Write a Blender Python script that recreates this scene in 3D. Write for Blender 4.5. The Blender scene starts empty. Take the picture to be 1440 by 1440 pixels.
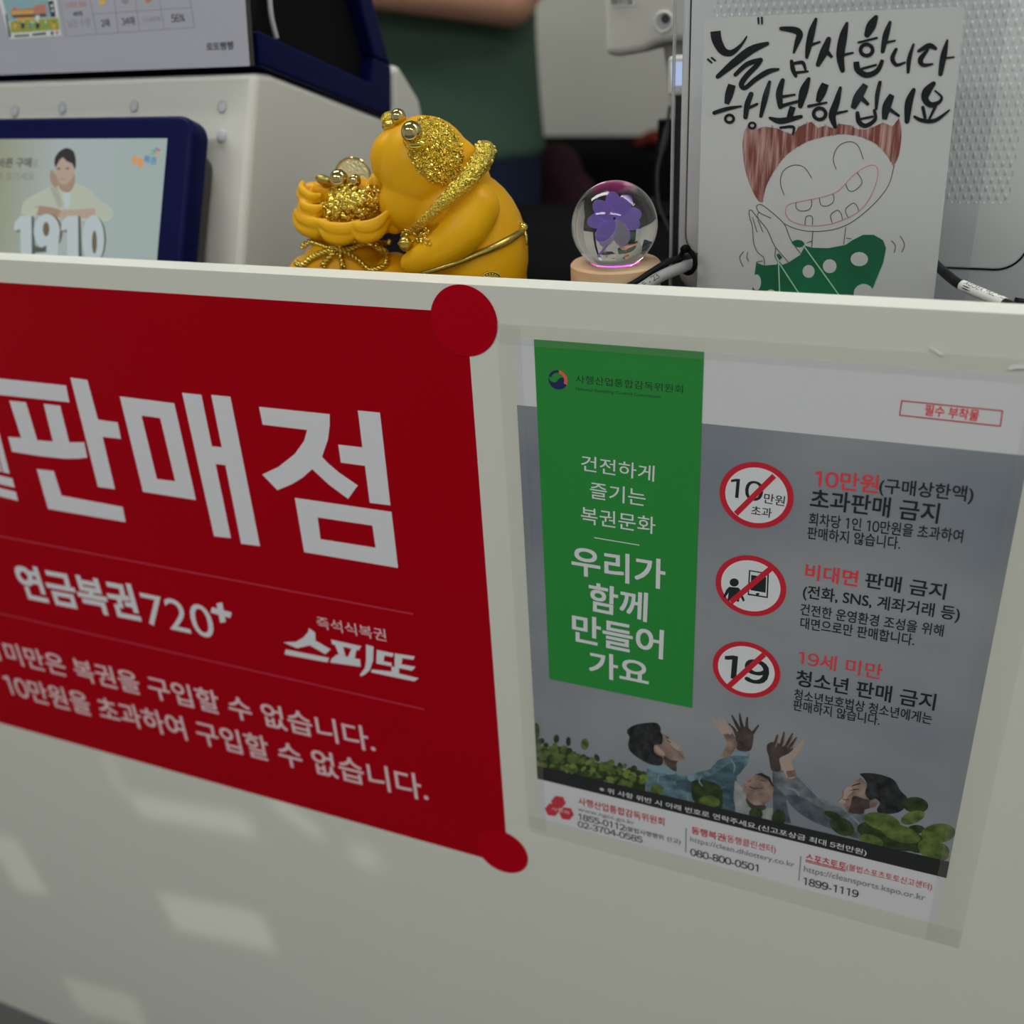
import bpy, bmesh, math, random
from mathutils import Vector, Matrix
from mathutils.bvhtree import BVHTree

SC = bpy.context.scene
COL = SC.collection

# ------------------------------------------------------------------ camera
F = 1421.8                                   # focal length in pixels of the 1440 frame
CAM = Vector((0.24284, -0.56008, 0.23520))
RX = Vector((0.92221, 0.38290, -0.05401))    # camera right
UP = Vector((-0.13052, 0.43969, 0.88862))    # camera up
BK = Vector((0.36400, -0.81244, 0.45546))    # camera back
cd = bpy.data.cameras.new('camera')
cam = bpy.data.objects.new('camera', cd)
COL.objects.link(cam)
cam.matrix_world = Matrix(((RX.x, UP.x, BK.x, CAM.x), (RX.y, UP.y, BK.y, CAM.y),
                           (RX.z, UP.z, BK.z, CAM.z), (0, 0, 0, 1)))
cd.sensor_fit = 'HORIZONTAL'
cd.sensor_width = 36.0
cd.lens = F * 36.0 / 1440.0
cd.clip_start = 0.01
cd.dof.use_dof = True
cd.dof.focus_distance = 0.64
cd.dof.aperture_fstop = 4.5
SC.camera = cam

# ------------------------------------------------------------------ world, lights, exposure
SC.view_settings.view_transform = 'Standard'
SC.view_settings.look = 'None'
SC.view_settings.exposure = 0.0
SC.view_settings.gamma = 1.0
SC.cycles.use_denoising = True
SC.cycles.caustics_refractive = False
w = bpy.data.worlds.new('world')
SC.world = w
w.use_nodes = True
w.node_tree.nodes['Background'].inputs[0].default_value = (0.98, 1.0, 0.99, 1)
w.node_tree.nodes['Background'].inputs[1].default_value = 0.29

CEIL = 1.55
FLOOR = -0.95


def area(name, loc, sx, sy, power, col=(1, 1, 0.98), rot=(0, 0, 0)):
    l = bpy.data.lights.new(name, 'AREA')
    l.shape = 'RECTANGLE'
    l.size = sx
    l.size_y = sy
    l.energy = power
    l.color = col
    o = bpy.data.objects.new(name, l)
    COL.objects.link(o)
    o.location = loc
    o.rotation_euler = rot
    return o


LAMPS = [(-0.9, -1.5, 9.2), (0.7, -1.5, 6.8), (-0.9, 0.35, 7.7), (0.9, 0.35, 7.7)]
for lx, ly, pw in LAMPS:
    area('ceiling_lamp_light', (lx, ly, CEIL - 0.035), 1.15, 0.28, pw)


# daylight thrown back by the glass shop front: soft narrow beams on the lower left of the counter
for bx, bz_, sx_, sy_, ang_, pw in ((-0.392, -0.476, 0.150, 0.030, -7, 1.0), (-0.400, -0.628, 0.140, 0.055, -9, 1.0), (-0.196, -0.452, 0.055, 0.018, 32, 0.9),
                                    (-0.180, -0.462, 0.030, 0.030, 0, 0.7), (-0.484, -0.450, 0.010, 0.050, -8, 0.8), (-0.700, -0.650, 0.055, 0.085, -14, 0.9),
                                    (-0.620, -0.860, 0.12, 0.06, -8, 0.7)):
    q_ = area('reflected_daylight', (bx + 0.004, -1.15, bz_ + 0.105), sx_, sy_, 0.00105 * pw * (sx_ * sy_) / 0.003, (1, 0.98, 0.80), (math.radians(85), 0, 0))
    q_.rotation_euler = (math.radians(85), math.radians(ang_), 0)
    q_.data.spread = math.radians(1.6)


# ------------------------------------------------------------------ pixel rays -> points on real planes
def ray(px, py):
    return RX * ((px - 720) / F) + UP * (-(py - 720) / F) - BK


def onY(px, py, Y):
    d = ray(px, py)
    return CAM + d * ((Y - CAM.y) / d.y)


def onX(px, py, X):
    d = ray(px, py)
    return CAM + d * ((X - CAM.x) / d.x)


def onZ(px, py, Z):
    d = ray(px, py)
    return CAM + d * ((Z - CAM.z) / d.z)


def mpp(P):                                   # metres per pixel at the depth of P
    return -((P - CAM).dot(BK)) / F


# ------------------------------------------------------------------ materials
def lin(c):
    c = c / 255.0
    return c / 12.92 if c <= 0.04045 else ((c + 0.055) / 1.055) ** 2.4


def S(r, g, b, k=1.0):
    return tuple(min(0.95, lin(v) * k) for v in (r, g, b))


def mat(name, rgb, rough=0.5, metal=0.0, spec=0.5, bump=None, vary=None, emit=None, trans=0.0, ior=1.45, coat=0.0):
    m = bpy.data.materials.new(name)
    m.use_nodes = True
    nt = m.node_tree
    b = nt.nodes['Principled BSDF']
    b.inputs['Base Color'].default_value = (*rgb, 1)
    b.inputs['Roughness'].default_value = rough
    b.inputs['Metallic'].default_value = metal
    b.inputs['Specular IOR Level'].default_value = spec
    b.inputs['IOR'].default_value = ior
    b.inputs['Transmission Weight'].default_value = trans
    b.inputs['Coat Weight'].default_value = coat
    if emit:
        b.inputs['Emission Color'].default_value = (*emit[0], 1)
        b.inputs['Emission Strength'].default_value = emit[1]
    tc = None
    if bump or vary:
        tc = nt.nodes.new('ShaderNodeTexCoord')
    if bump:                                  # (scale, strength, distance)
        n = nt.nodes.new('ShaderNodeTexNoise')
        n.inputs['Scale'].default_value = bump[0]
        n.inputs['Detail'].default_value = 3
        bp = nt.nodes.new('ShaderNodeBump')
        bp.inputs['Strength'].default_value = bump[1]
        bp.inputs['Distance'].default_value = bump[2]
        nt.links.new(tc.outputs['Object'], n.inputs['Vector'])
        nt.links.new(n.outputs['Fac'], bp.inputs['Height'])
        nt.links.new(bp.outputs['Normal'], b.inputs['Normal'])
    if vary:                                  # (rgb2, scale xyz, lo, hi)
        mp = nt.nodes.new('ShaderNodeMapping')
        mp.inputs['Scale'].default_value = vary[1]
        n = nt.nodes.new('ShaderNodeTexNoise')
        n.inputs['Scale'].default_value = 1.0
        n.inputs['Detail'].default_value = 4
        cr = nt.nodes.new('ShaderNodeValToRGB')
        cr.color_ramp.elements[0].position = vary[2]
        cr.color_ramp.elements[1].position = vary[3]
        cr.color_ramp.elements[0].color = (*rgb, 1)
        cr.color_ramp.elements[1].color = (*vary[0], 1)
        nt.links.new(tc.outputs['Object'], mp.inputs['Vector'])
        nt.links.new(mp.outputs['Vector'], n.inputs['Vector'])
        nt.links.new(n.outputs['Fac'], cr.inputs['Fac'])
        nt.links.new(cr.outputs['Color'], b.inputs['Base Color'])
    return m


def K(name, r, g, b, k=2.2, **kw):
    return mat(name, S(r, g, b, k), **kw)


def clear(name, tint=(1, 1, 1), body=0.12, bodycol=(0.8, 0.8, 0.75), gloss=0.08, rough=0.08):
    """thin clear sheet: lets light through, a little milky body, a little shine"""
    m = bpy.data.materials.new(name)
    m.use_nodes = True
    nt = m.node_tree
    nt.nodes.remove(nt.nodes['Principled BSDF'])
    out = nt.nodes['Material Output']
    tr = nt.nodes.new('ShaderNodeBsdfTransparent')
    tr.inputs[0].default_value = (*tint, 1)
    df = nt.nodes.new('ShaderNodeBsdfDiffuse')
    df.inputs[0].default_value = (*bodycol, 1)
    gl = nt.nodes.new('ShaderNodeBsdfGlossy')
    gl.inputs['Roughness'].default_value = rough
    fr = nt.nodes.new('ShaderNodeLayerWeight')
    fr.inputs[0].default_value = 0.12
    mu = nt.nodes.new('ShaderNodeMath')
    mu.operation = 'MULTIPLY'
    mu.inputs[1].default_value = gloss / 0.08
    a = nt.nodes.new('ShaderNodeMixShader')
    a.inputs[0].default_value = body
    c = nt.nodes.new('ShaderNodeMixShader')
    nt.links.new(tr.outputs[0], a.inputs[1])
    nt.links.new(df.outputs[0], a.inputs[2])
    nt.links.new(fr.outputs['Fresnel'], mu.inputs[0])
    nt.links.new(mu.outputs[0], c.inputs[0])
    nt.links.new(a.outputs[0], c.inputs[1])
    nt.links.new(gl.outputs[0], c.inputs[2])
    nt.links.new(c.outputs[0], out.inputs[0])
    return m


M = {}
M['panel'] = K('white_laminate', 164, 165, 157, rough=0.32, spec=0.4)
M['edge'] = K('edge_band', 168, 170, 162, rough=0.4)
M['desk'] = K('black_desk', 8, 9, 10, rough=0.6, spec=0.015)
M['red'] = K('red_vinyl', 126, 0, 12, rough=0.45, spec=0.06)
M['red2'] = K('red_sticker', 134, 0, 16, rough=0.45, spec=0.06)
M['redline'] = K('pale_red_line', 148, 40, 62)
M['white_ink'] = K('white_print', 168, 168, 172, rough=0.5)
M['pink_ink'] = K('white_print_small', 172, 150, 154, rough=0.5)
M['paper'] = K('poster_paper', 163, 164, 166, rough=0.35)
M['green'] = K('green_print', 30, 106, 44, rough=0.35, spec=0.4)
M['grayp'] = mat('grey_print', S(88, 93, 101, 2.4), rough=0.35, vary=(S(116, 119, 121, 2.4), (3, 3, 5), 0.38, 0.68))
M['black_ink'] = K('black_print', 22, 25, 27, rough=0.45)
M['char_ink'] = K('charcoal_print', 32, 35, 38, rough=0.45)
M['red_ink'] = K('red_print', 178, 44, 52, rough=0.45)
M['red_dk'] = K('dark_red_print', 150, 40, 50, rough=0.45)
M['signred'] = K('sign_red', 152, 22, 36, rough=0.45)
M['signwhite'] = K('sign_white', 168, 169, 172, rough=0.45)
M['grey_ink'] = K('grey_print_text', 92, 94, 100, rough=0.45)
M['navy_ink'] = K('navy_print', 22, 28, 66, rough=0.45)
M['coral'] = K('coral_print', 190, 72, 62, rough=0.45)
M['tape'] = clear('clear_tape', body=0.1, bodycol=(0.62, 0.62, 0.5), gloss=0.07, rough=0.2)
M['acrylic'] = clear('clear_acrylic', tint=(0.975, 0.98, 0.985), body=0.008, bodycol=(0.8, 0.82, 0.86), gloss=0.025, rough=0.05)
M['acr_edge'] = clear('acrylic_edge', tint=(0.8, 0.82, 0.84), body=0.45, bodycol=(0.75, 0.77, 0.77), gloss=0.1, rough=0.1)
M['house'] = K('white_plastic', 160, 160, 154, rough=0.4, bump=(260, 0.06, 0.001))
M['rivet'] = K('grey_plastic', 140, 143, 147, rough=0.5)
M['navy'] = K('navy_plastic', 6, 11, 52, k=1.7, rough=0.4, spec=0.1)
M['dark'] = K('black_plastic', 6, 6, 9, rough=0.6, spec=0.12)
M['dgrey'] = K('dark_grey_plastic', 44, 43, 41, rough=0.6)
M['cardp'] = K('card_paper', 162, 162, 160, rough=0.6)
M['brush'] = mat('brush_ink', S(16, 18, 20, 2.0), rough=0.6, spec=0.15, vary=(S(42, 46, 50, 2.0), (60, 60, 60), 0.5, 0.85))
M['line_ink'] = K('pen_line', 66, 64, 66)
M['pink_line'] = K('pink_pencil', 168, 112, 118)
M['hair_ink'] = mat('brown_pencil', S(108, 58, 52, 1.9), rough=0.7, spec=0.2, vary=(S(166, 132, 126, 2.0), (420, 1, 30), 0.42, 0.66))
M['shirt_ink'] = mat('green_marker', S(0, 78, 46, 2.0), rough=0.6, vary=(S(0, 100, 62, 2.0), (25, 25, 25), 0.4, 0.7))
M['pale_line'] = K('pale_green_line', 140, 172, 150)
M['wood'] = mat('pale_wood', S(196, 160, 128, 1.9), rough=0.55, vary=(S(180, 142, 108, 1.9), (30, 30, 220), 0.35, 0.7))
M['glass'] = mat('crystal', (1, 1, 1), rough=0.0, trans=1.0, ior=1.5)
M['pig'] = mat('matte_gold_paint', S(200, 148, 6, 1.45), rough=0.4, spec=0.28, bump=(700, 0.05, 0.0006))
M['gold'] = mat('shiny_gold', (0.78, 0.62, 0.12), rough=0.16, metal=1.0)
M['goldr'] = mat('rough_gold', (0.86, 0.66, 0.10), rough=0.16, metal=1.0, bump=(560, 1.0, 0.0035))
M['goldpale'] = mat('pale_gold', (0.80, 0.72, 0.42), rough=0.3, metal=0.9, bump=(600, 0.5, 0.001))
M['golddk'] = mat('old_gold', (0.50, 0.40, 0.10), rough=0.3, metal=1.0, bump=(300, 0.3, 0.001))
M['goldball'] = mat('polished_gold', (0.62, 0.50, 0.22), rough=0.06, metal=1.0)
M['cable'] = K('black_rubber', 16, 17, 19, rough=0.5, spec=0.2)
M['gcable'] = mat('grey_sheath', S(122, 124, 124, 2.0), rough=0.4)
M['label'] = K('white_label', 176, 176, 172)
M['blue'] = K('blue_glare_panel', 160, 180, 220, k=1.2, emit=(S(172, 190, 226), 0.75))
M['wall'] = K('wall_paint', 166, 166, 159, k=2.2, rough=0.8)
M['floor'] = K('grey_floor', 72, 73, 74, k=2.2, rough=0.5)
M['ceil'] = K('ceiling_white', 185, 186, 184, k=1.5, rough=0.8)
M['lampglow'] = mat('lamp_diffuser', (0.9, 0.9, 0.9), emit=((1, 1, 0.97), 3.0))
M['skin'] = K('skin', 146, 108, 90, k=2.0, rough=0.55)
M['shirt'] = K('green_cotton', 56, 80, 67, k=1.25, rough=0.85)
M['jeans'] = K('navy_denim', 24, 31, 48, k=1.7, rough=0.85, spec=0.1)
M['hairb'] = K('black_hair', 18, 16, 15)
M['eyew'] = K('eye_white', 200, 200, 198)
M['maroon'] = K('maroon_cloth', 38, 22, 28, k=2.2, rough=0.9, spec=0.1)
M['redcloth'] = K('red_cloth', 92, 36, 32, k=1.7, rough=0.9, spec=0.05)
M['blackcloth'] = K('black_cloth', 9, 10, 12, rough=0.9, spec=0.02)
M['steel'] = K('steel', 150, 152, 154, k=1.4, rough=0.3, metal=0.8)
M['purple'] = K('purple_etch', 136, 116, 190, k=2.4, rough=0.6, emit=(S(124, 108, 190), 0.3))  # slight glow added to brighten the etched leaves and stem
M['led'] = mat('purple_led', (0.3, 0.1, 0.4), emit=(S(205, 70, 235), 9.0))
M['litetch'] = K('lit_etch', 165, 165, 170, k=2.2, rough=0.6, emit=(S(150, 150, 160), 0.25))  # LED light on the lower leaf, put into its pale colour and glow


def silver():
    m = bpy.data.materials.new('perforated_silver')
    m.use_nodes = True
    nt = m.node_tree
    b = nt.nodes['Principled BSDF']
    b.inputs['Base Color'].default_value = (*S(180, 183, 185, 2.0), 1)
    b.inputs['Metallic'].default_value = 0.3
    b.inputs['Roughness'].default_value = 0.38
    tc = nt.nodes.new('ShaderNodeTexCoord')
    sx = nt.nodes.new('ShaderNodeSeparateXYZ')
    nt.links.new(tc.outputs['Object'], sx.inputs[0])

    def node(op, a, b_=None):
        n = nt.nodes.new('ShaderNodeMath')
        n.operation = op
        for i, v in enumerate((a, b_)):
            if v is None:
                continue
            if isinstance(v, (int, float)):
                n.inputs[i].default_value = v
            else:
                nt.links.new(v, n.inputs[i])
        return n.outputs[0]
    u = node('MULTIPLY', sx.outputs[0], 2 * math.pi / 0.0049)
    v = node('MULTIPLY', sx.outputs[2], math.pi / 0.0051)
    h = node('MULTIPLY', node('COSINE', u), node('COSINE', v))      # staggered dots
    h = node('MAXIMUM', h, 0.0)
    h = node('POWER', h, 1.6)
    # only the middle field of the front plate is embossed
    inx = node('LESS_THAN', node('ABSOLUTE', sx.outputs[0]), 0.098)
    inz = node('GREATER_THAN', sx.outputs[2], 0.072)
    h = node('MULTIPLY', node('MULTIPLY', h, inx), inz)
    bp = nt.nodes.new('ShaderNodeBump')
    bp.inputs['Strength'].default_value = 0.7
    bp.inputs['Distance'].default_value = 0.0007
    nt.links.new(h, bp.inputs['Height'])
    nt.links.new(bp.outputs[0], b.inputs['Normal'])
    return m


M['perf'] = silver()
M['silver'] = mat('silver_plastic', S(172, 175, 178, 2.0), rough=0.35, metal=0.3)


# ------------------------------------------------------------------ object helpers
def world_loc(o):
    v = Vector((0, 0, 0))
    while o is not None:
        v = v + o.location
        o = o.parent
    return v


def thing(name, loc, label, cat, group=None):
    o = bpy.data.objects.new(name, None)
    COL.objects.link(o)
    o.location = loc
    o.empty_display_size = 0.02
    tag(o, label, cat, group)
    return o


def tag(o, label=None, cat=None, group=None, kind=None):
    if label:
        o['label'] = label
    if cat:
        o['category'] = cat
    if group:
        o['group'] = group
    if kind:
        o['kind'] = kind
    return o


class MB:
    """collects geometry in world coordinates, then becomes one mesh object"""

    def __init__(s):
        s.v, s.f, s.m, s.mats = [], [], [], []

    def mi(s, m):
        m = M[m] if isinstance(m, str) else m
        if m not in s.mats:
            s.mats.append(m)
        return s.mats.index(m)

    def add(s, vs, fs, m):
        k = len(s.v)
        i = s.mi(m)
        s.v += [Vector(v) for v in vs]
        for f in fs:
            s.f.append([k + q for q in f])
            s.m.append(i)
        return s

    def box(s, lo, hi, m):
        x0, y0, z0 = lo
        x1, y1, z1 = hi
        vs = [(x0, y0, z0), (x1, y0, z0), (x1, y1, z0), (x0, y1, z0), (x0, y0, z1), (x1, y0, z1), (x1, y1, z1), (x0, y1, z1)]
        fs = [(0, 3, 2, 1), (4, 5, 6, 7), (0, 1, 5, 4), (1, 2, 6, 5), (2, 3, 7, 6), (3, 0, 4, 7)]
        return s.add(vs, fs, m)

    def prism(s, pts, d, m):
        n = len(pts)
        d = Vector(d)
        pts = [Vector(p) for p in pts]
        nn = Vector((0, 0, 0))
        for i in range(n):
            nn += pts[i].cross(pts[(i + 1) % n])
        if nn.dot(d) > 0:
            pts.reverse()
        vs = pts + [p + d for p in pts]
        fs = [list(range(n)), list(range(2 * n - 1, n - 1, -1))]
        for i in range(n):
            j = (i + 1) % n
            fs.append((j, i, n + i, n + j))
        return s.add(vs, fs, m)

    def ell(s, c, a, b, d, m, nu=28, nv=16):
        """ellipsoid with semi-axis vectors a, b, d"""
        c, a, b, d = Vector(c), Vector(a), Vector(b), Vector(d)
        if a.cross(b).dot(d) < 0:
            d = -d
        vs, fs = [c + d], []
        for i in range(1, nv):
            t = math.pi * i / nv
            for j in range(nu):
                p = 2 * math.pi * j / nu
                vs.append(c + d * math.cos(t) + (a * math.cos(p) + b * math.sin(p)) * math.sin(t))
        vs.append(c - d)
        for j in range(nu):
            k = (j + 1) % nu
            fs.append((0, 1 + j, 1 + k))
            for i in range(nv - 2):
                q = 1 + i * nu
                fs.append((q + j, q + nu + j, q + nu + k, q + k))
            q = 1 + (nv - 2) * nu
            fs.append((q + j, len(vs) - 1, q + k))
        return s.add(vs, fs, m)

    def ball(s, c, r, m, nu=24, nv=14):
        return s.ell(c, (r, 0, 0), (0, r, 0), (0, 0, r), m, nu, nv)

    def tube(s, path, r, m, n=10, closed=False, flat=1.0, upv=None):
        path = [Vector(p) for p in path]
        L = len(path)
        rs = r if isinstance(r, (list, tuple)) else [r] * L
        vs, fs = [], []
        prev = None
        for i in range(L):
            a = path[(i - 1) % L] if (closed or i > 0) else path[i]
            b = path[(i + 1) % L] if (closed or i < L - 1) else path[i]
            t = (b - a).normalized()
            if prev is None:
                h = Vector(upv) if upv else (Vector((0, 0, 1)) if abs(t.z) < 0.9 else Vector((1, 0, 0)))
            else:
                h = prev
            u = (h - t * h.dot(t)).normalized()
            prev = u
            w_ = t.cross(u)
            for j in range(n):
                p = 2 * math.pi * j / n
                vs.append(path[i] + (u * math.cos(p) + w_ * math.sin(p) * flat) * rs[i])
        R = L if closed else L - 1
        for i in range(R):
            q, q2 = i * n, ((i + 1) % L) * n
            for j in range(n):
                k = (j + 1) % n
                fs.append((q + j, q + k, q2 + k, q2 + j))
        if not closed:
            fs.append(list(range(n - 1, -1, -1)))
            fs.append([(L - 1) * n + j for j in range(n)])
        return s.add(vs, fs, m)

    def lathe(s, c, prof, m, n=48):
        """profile [(r,z)...] turned about the vertical axis through c, closed at both ends"""
        c = Vector(c)
        vs, fs = [], []
        for r_, z_ in prof:
            for j in range(n):
                p = 2 * math.pi * j / n
                vs.append(c + Vector((r_ * math.cos(p), r_ * math.sin(p), z_)))
        for i in range(len(prof) - 1):
            for j in range(n):
                k = (j + 1) % n
                fs.append((i * n + j, i * n + k, (i + 1) * n + k, (i + 1) * n + j))
        fs.append(list(range(n - 1, -1, -1)))
        fs.append([(len(prof) - 1) * n + j for j in range(n)])
        return s.add(vs, fs, m)

    def build(s, name, parent=None, origin=None, smooth=False, bevel=0, seg=2, angle=40):
        o0 = world_loc(parent) if parent else Vector(origin or (0, 0, 0))
        me = bpy.data.meshes.new(name)
        me.from_pydata([v - o0 for v in s.v], [], s.f)
        for m in s.mats:
            me.materials.append(m)
        me.polygons.foreach_set('material_index', s.m)
        me.update()
        o = bpy.data.objects.new(name, me)
        COL.objects.link(o)
        if parent:
            o.parent = parent
        else:
            o.location = o0
        if smooth:
            me.polygons.foreach_set('use_smooth', [True] * len(me.polygons))
            if smooth == 'auto':
                me.set_sharp_from_angle(angle=math.radians(angle))
        if bevel:
            b = o.modifiers.new('bevel', 'BEVEL')
            b.width = bevel
            b.segments = seg
            b.limit_method = 'ANGLE'
            b.angle_limit = math.radians(angle)
            me.polygons.foreach_set('use_smooth', [True] * len(me.polygons))
            wn = o.modifiers.new('wn', 'WEIGHTED_NORMAL')
            wn.keep_sharp = True
        return o


def fuse(mb, name, voxel, smooth_it, parent=None, origin=None):
    """union of closed shapes -> one continuous smooth surface"""
    o = mb.build(name, parent, origin)
    r = o.modifiers.new('r', 'REMESH')
    r.mode = 'VOXEL'
    r.voxel_size = voxel
    sm = o.modifiers.new('s', 'SMOOTH')
    sm.iterations = smooth_it
    sm.factor = 0.5
    dg = bpy.context.evaluated_depsgraph_get()
    dg.update()
    me = bpy.data.meshes.new_from_object(o.evaluated_get(dg))
    old = o.data
    o.modifiers.clear()
    o.data = me
    me.name = name
    me.materials.clear()
    me.materials.append(mb.mats[0])
    me.polygons.foreach_set('material_index', [0] * len(me.polygons))
    me.polygons.foreach_set('use_smooth', [True] * len(me.polygons))
    bpy.data.meshes.remove(old)
    return o


def smoothpath(p, n=8, closed=False):
    """Catmull-Rom through tuples of any length"""
    p = [tuple(float(c) for c in q) for q in p]
    L = len(p)
    out = []
    rng = range(L if closed else L - 1)
    for i in rng:
        p0 = p[(i - 1) % L] if (closed or i > 0) else p[i]
        p1, p2 = p[i], p[(i + 1) % L]
        p3 = p[(i + 2) % L] if (closed or i < L - 2) else p2
        for k in range(n):
            t = k / n
            out.append(tuple(0.5 * ((2 * b) + (-a + c) * t + (2 * a - 5 * b + 4 * c - d) * t * t + (-a + 3 * b - 3 * c + d) * t ** 3)
                             for a, b, c, d in zip(p0, p1, p2, p3)))
    if not closed:
        out.append(p[-1])
    return out


# ------------------------------------------------------------------ flat printing on a plane
class Plane:
    def __init__(s, O, U, V):
        s.O, s.U, s.V = Vector(O), Vector(U).normalized(), Vector(V).normalized()
        s.N = s.U.cross(s.V)                   # points to the viewer side

    def uv(s, px, py):
        d = ray(px, py)
        t = (s.O - CAM).dot(s.N) / d.dot(s.N)
        P = CAM + d * t - s.O
        return P.dot(s.U), P.dot(s.V)

    def at(s, u, v, h=0.0):
        return s.O + s.U * u + s.V * v + s.N * h


EPS = 0.0000025


class Print:
    """flat ink on a plane; traced points are pixels, optionally of a crop: z = (scale, ox, oy)"""

    def __init__(s, plane, z=(1, 0, 0), base=1):
        s.p, s.z, s.h0 = plane, z, (0.0002, 0.0002, 0.0002, 0.00056, 0.0006)[base]
        s.lim = None
        s.items = []

    def crop(s, sc, ox, oy):
        s.z = (sc, ox, oy)
        return s

    def uv(s, x, y):
        return s.p.uv(s.z[1] + x * s.z[0], s.z[2] + y * s.z[0])

    def upoly(s, uvs, m, layer=1):
        a = sum(uvs[i][0] * uvs[(i + 1) % len(uvs)][1] - uvs[(i + 1) % len(uvs)][0] * uvs[i][1] for i in range(len(uvs)))
        if a < 0:
            uvs = uvs[::-1]
        if s.lim:
            uvs = [(min(max(u, s.lim[0]), s.lim[1]), v) for u, v in uvs]
        s.items.append((layer, m, uvs, [list(range(len(uvs)))]))
        return s

    def poly(s, pts, m, layer=1, smooth=0):
        if smooth:
            pts = smoothpath(pts, smooth, True)
        return s.upoly([s.uv(*q) for q in pts], m, layer)

    def frame(s, outer, inner, m, layer=1):
        n = len(outer)
        for i in range(n):
            j = (i + 1) % n
            s.poly([outer[i], outer[j], inner[j], inner[i]], m, layer)
        return s

    def stroke(s, pts, m, layer=1, w=None, n=6, closed=False, cap=True):
        """pts (x,y) with constant w, or (x,y,w)"""
        if w is not None:
            pts = [(q[0], q[1], w) for q in pts]
        k = smoothpath(pts, n, closed) if len(pts) > 2 else list(pts)
        L = len(k)
        lft, rgt = [], []
        for i in range(L):
            a = k[(i - 1) % L] if (closed or i > 0) else k[i]
            b = k[(i + 1) % L] if (closed or i < L - 1) else k[i]
            dx, dy = b[0] - a[0], b[1] - a[1]
            q = math.hypot(dx, dy) or 1
            h = max(k[i][2], 0.5) / 2
            lft.append(s.uv(k[i][0] - dy / q * h, k[i][1] + dx / q * h))
            rgt.append(s.uv(k[i][0] + dy / q * h, k[i][1] - dx / q * h))
        for i in range(L if closed else L - 1):
            j = (i + 1) % L
            s.upoly([lft[i], rgt[i], rgt[j], lft[j]], m, layer)
        if cap and not closed:
            for e in (k[0], k[-1]):
                s.ellipse((e[0], e[1]), e[2] / 2 * 0.98, e[2] / 2 * 0.98, m, layer, 12)
        return s

    def ellipse(s, c, rx, ry, m, layer=1, n=32, rot=0):
        cr, sr = math.cos(rot), math.sin(rot)
        return s.poly([(c[0] + rx * math.cos(t) * cr - ry * math.sin(t) * sr, c[1] + rx * math.cos(t) * sr + ry * math.sin(t) * cr)
                       for t in [2 * math.pi * i / n for i in range(n)]], m, layer)

    def disc(s, c, r, m, layer=1, n=48, r0=0):
        """true circle of radius r metres on the plane (ring if r0)"""
        u, v = s.uv(*c)
        P = [(u + r * math.cos(2 * math.pi * i / n), v + r * math.sin(2 * math.pi * i / n)) for i in range(n)]
        if not r0:
            return s.upoly(P, m, layer)
        Q = [(u + r0 * math.cos(2 * math.pi * i / n), v + r0 * math.sin(2 * math.pi * i / n)) for i in range(n)]
        for i in range(n):
            j = (i + 1) % n
            s.upoly([P[i], P[j], Q[j], Q[i]], m, layer)
        return s

    def text(s, body, bl, br, tl, m, layer=1, bold=0.0):
        """lettering whose inked box has these corners"""
        vs, fs = glyphs(body)
        bold = max(bold, 0)
        x0, x1 = min(v[0] for v in vs) - bold, max(v[0] for v in vs) + bold
        y0, y1 = min(v[1] for v in vs) - bold, max(v[1] for v in vs) + bold
        B, R_, T = s.uv(*bl), s.uv(*br), s.uv(*tl)
        ex = Vector((R_[0] - B[0], R_[1] - B[1]))
        ey = Vector((T[0] - B[0], T[1] - B[1]))
        up = Vector((-ex.y, ex.x)).normalized()
        ey = up * max(ey.dot(up), 1e-5)          # keep letters upright on their baseline
        O = Vector(B)
        for dx, dy in (((-bold, -bold), (bold, -bold), (-bold, bold), (bold, bold)) if bold else ((0, 0),)):
            out = []
            for v in vs:
                q = O + ex * ((v[0] + dx - x0) / (x1 - x0)) + ey * ((v[1] + dy - y0) / (y1 - y0))
                out.append((q.x, q.y))
            s.items.append((layer, m, out, fs))
        return s

    def build(s, name, parent):
        mb = MB()
        s.items.sort(key=lambda q: q[0])
        for i, (l, m, uvs, fs) in enumerate(s.items):
            mb.add([s.p.at(u, v, s.h0 + EPS * i * (1 if len(s.items) < 120 else 120 / len(s.items))) for u, v in uvs], fs, m)
        return mb.build(name, parent)


_gl = {}


def raw_glyphs(body):
    if body in _gl:
        return _gl[body]
    cu = bpy.data.curves.new('t', 'FONT')
    cu.body = body
    cu.resolution_u = 4
    o = bpy.data.objects.new('t', cu)
    COL.objects.link(o)
    dg = bpy.context.evaluated_depsgraph_get()
    dg.update()
    me = bpy.data.meshes.new_from_object(o.evaluated_get(dg))
    vs = [(v.co.x, v.co.y) for v in me.vertices]
    fs = [list(p.vertices) for p in me.polygons]
    bpy.data.objects.remove(o)
    bpy.data.curves.remove(cu)
    bpy.data.meshes.remove(me)
    _gl[body] = (vs, fs)
    return vs, fs


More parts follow.
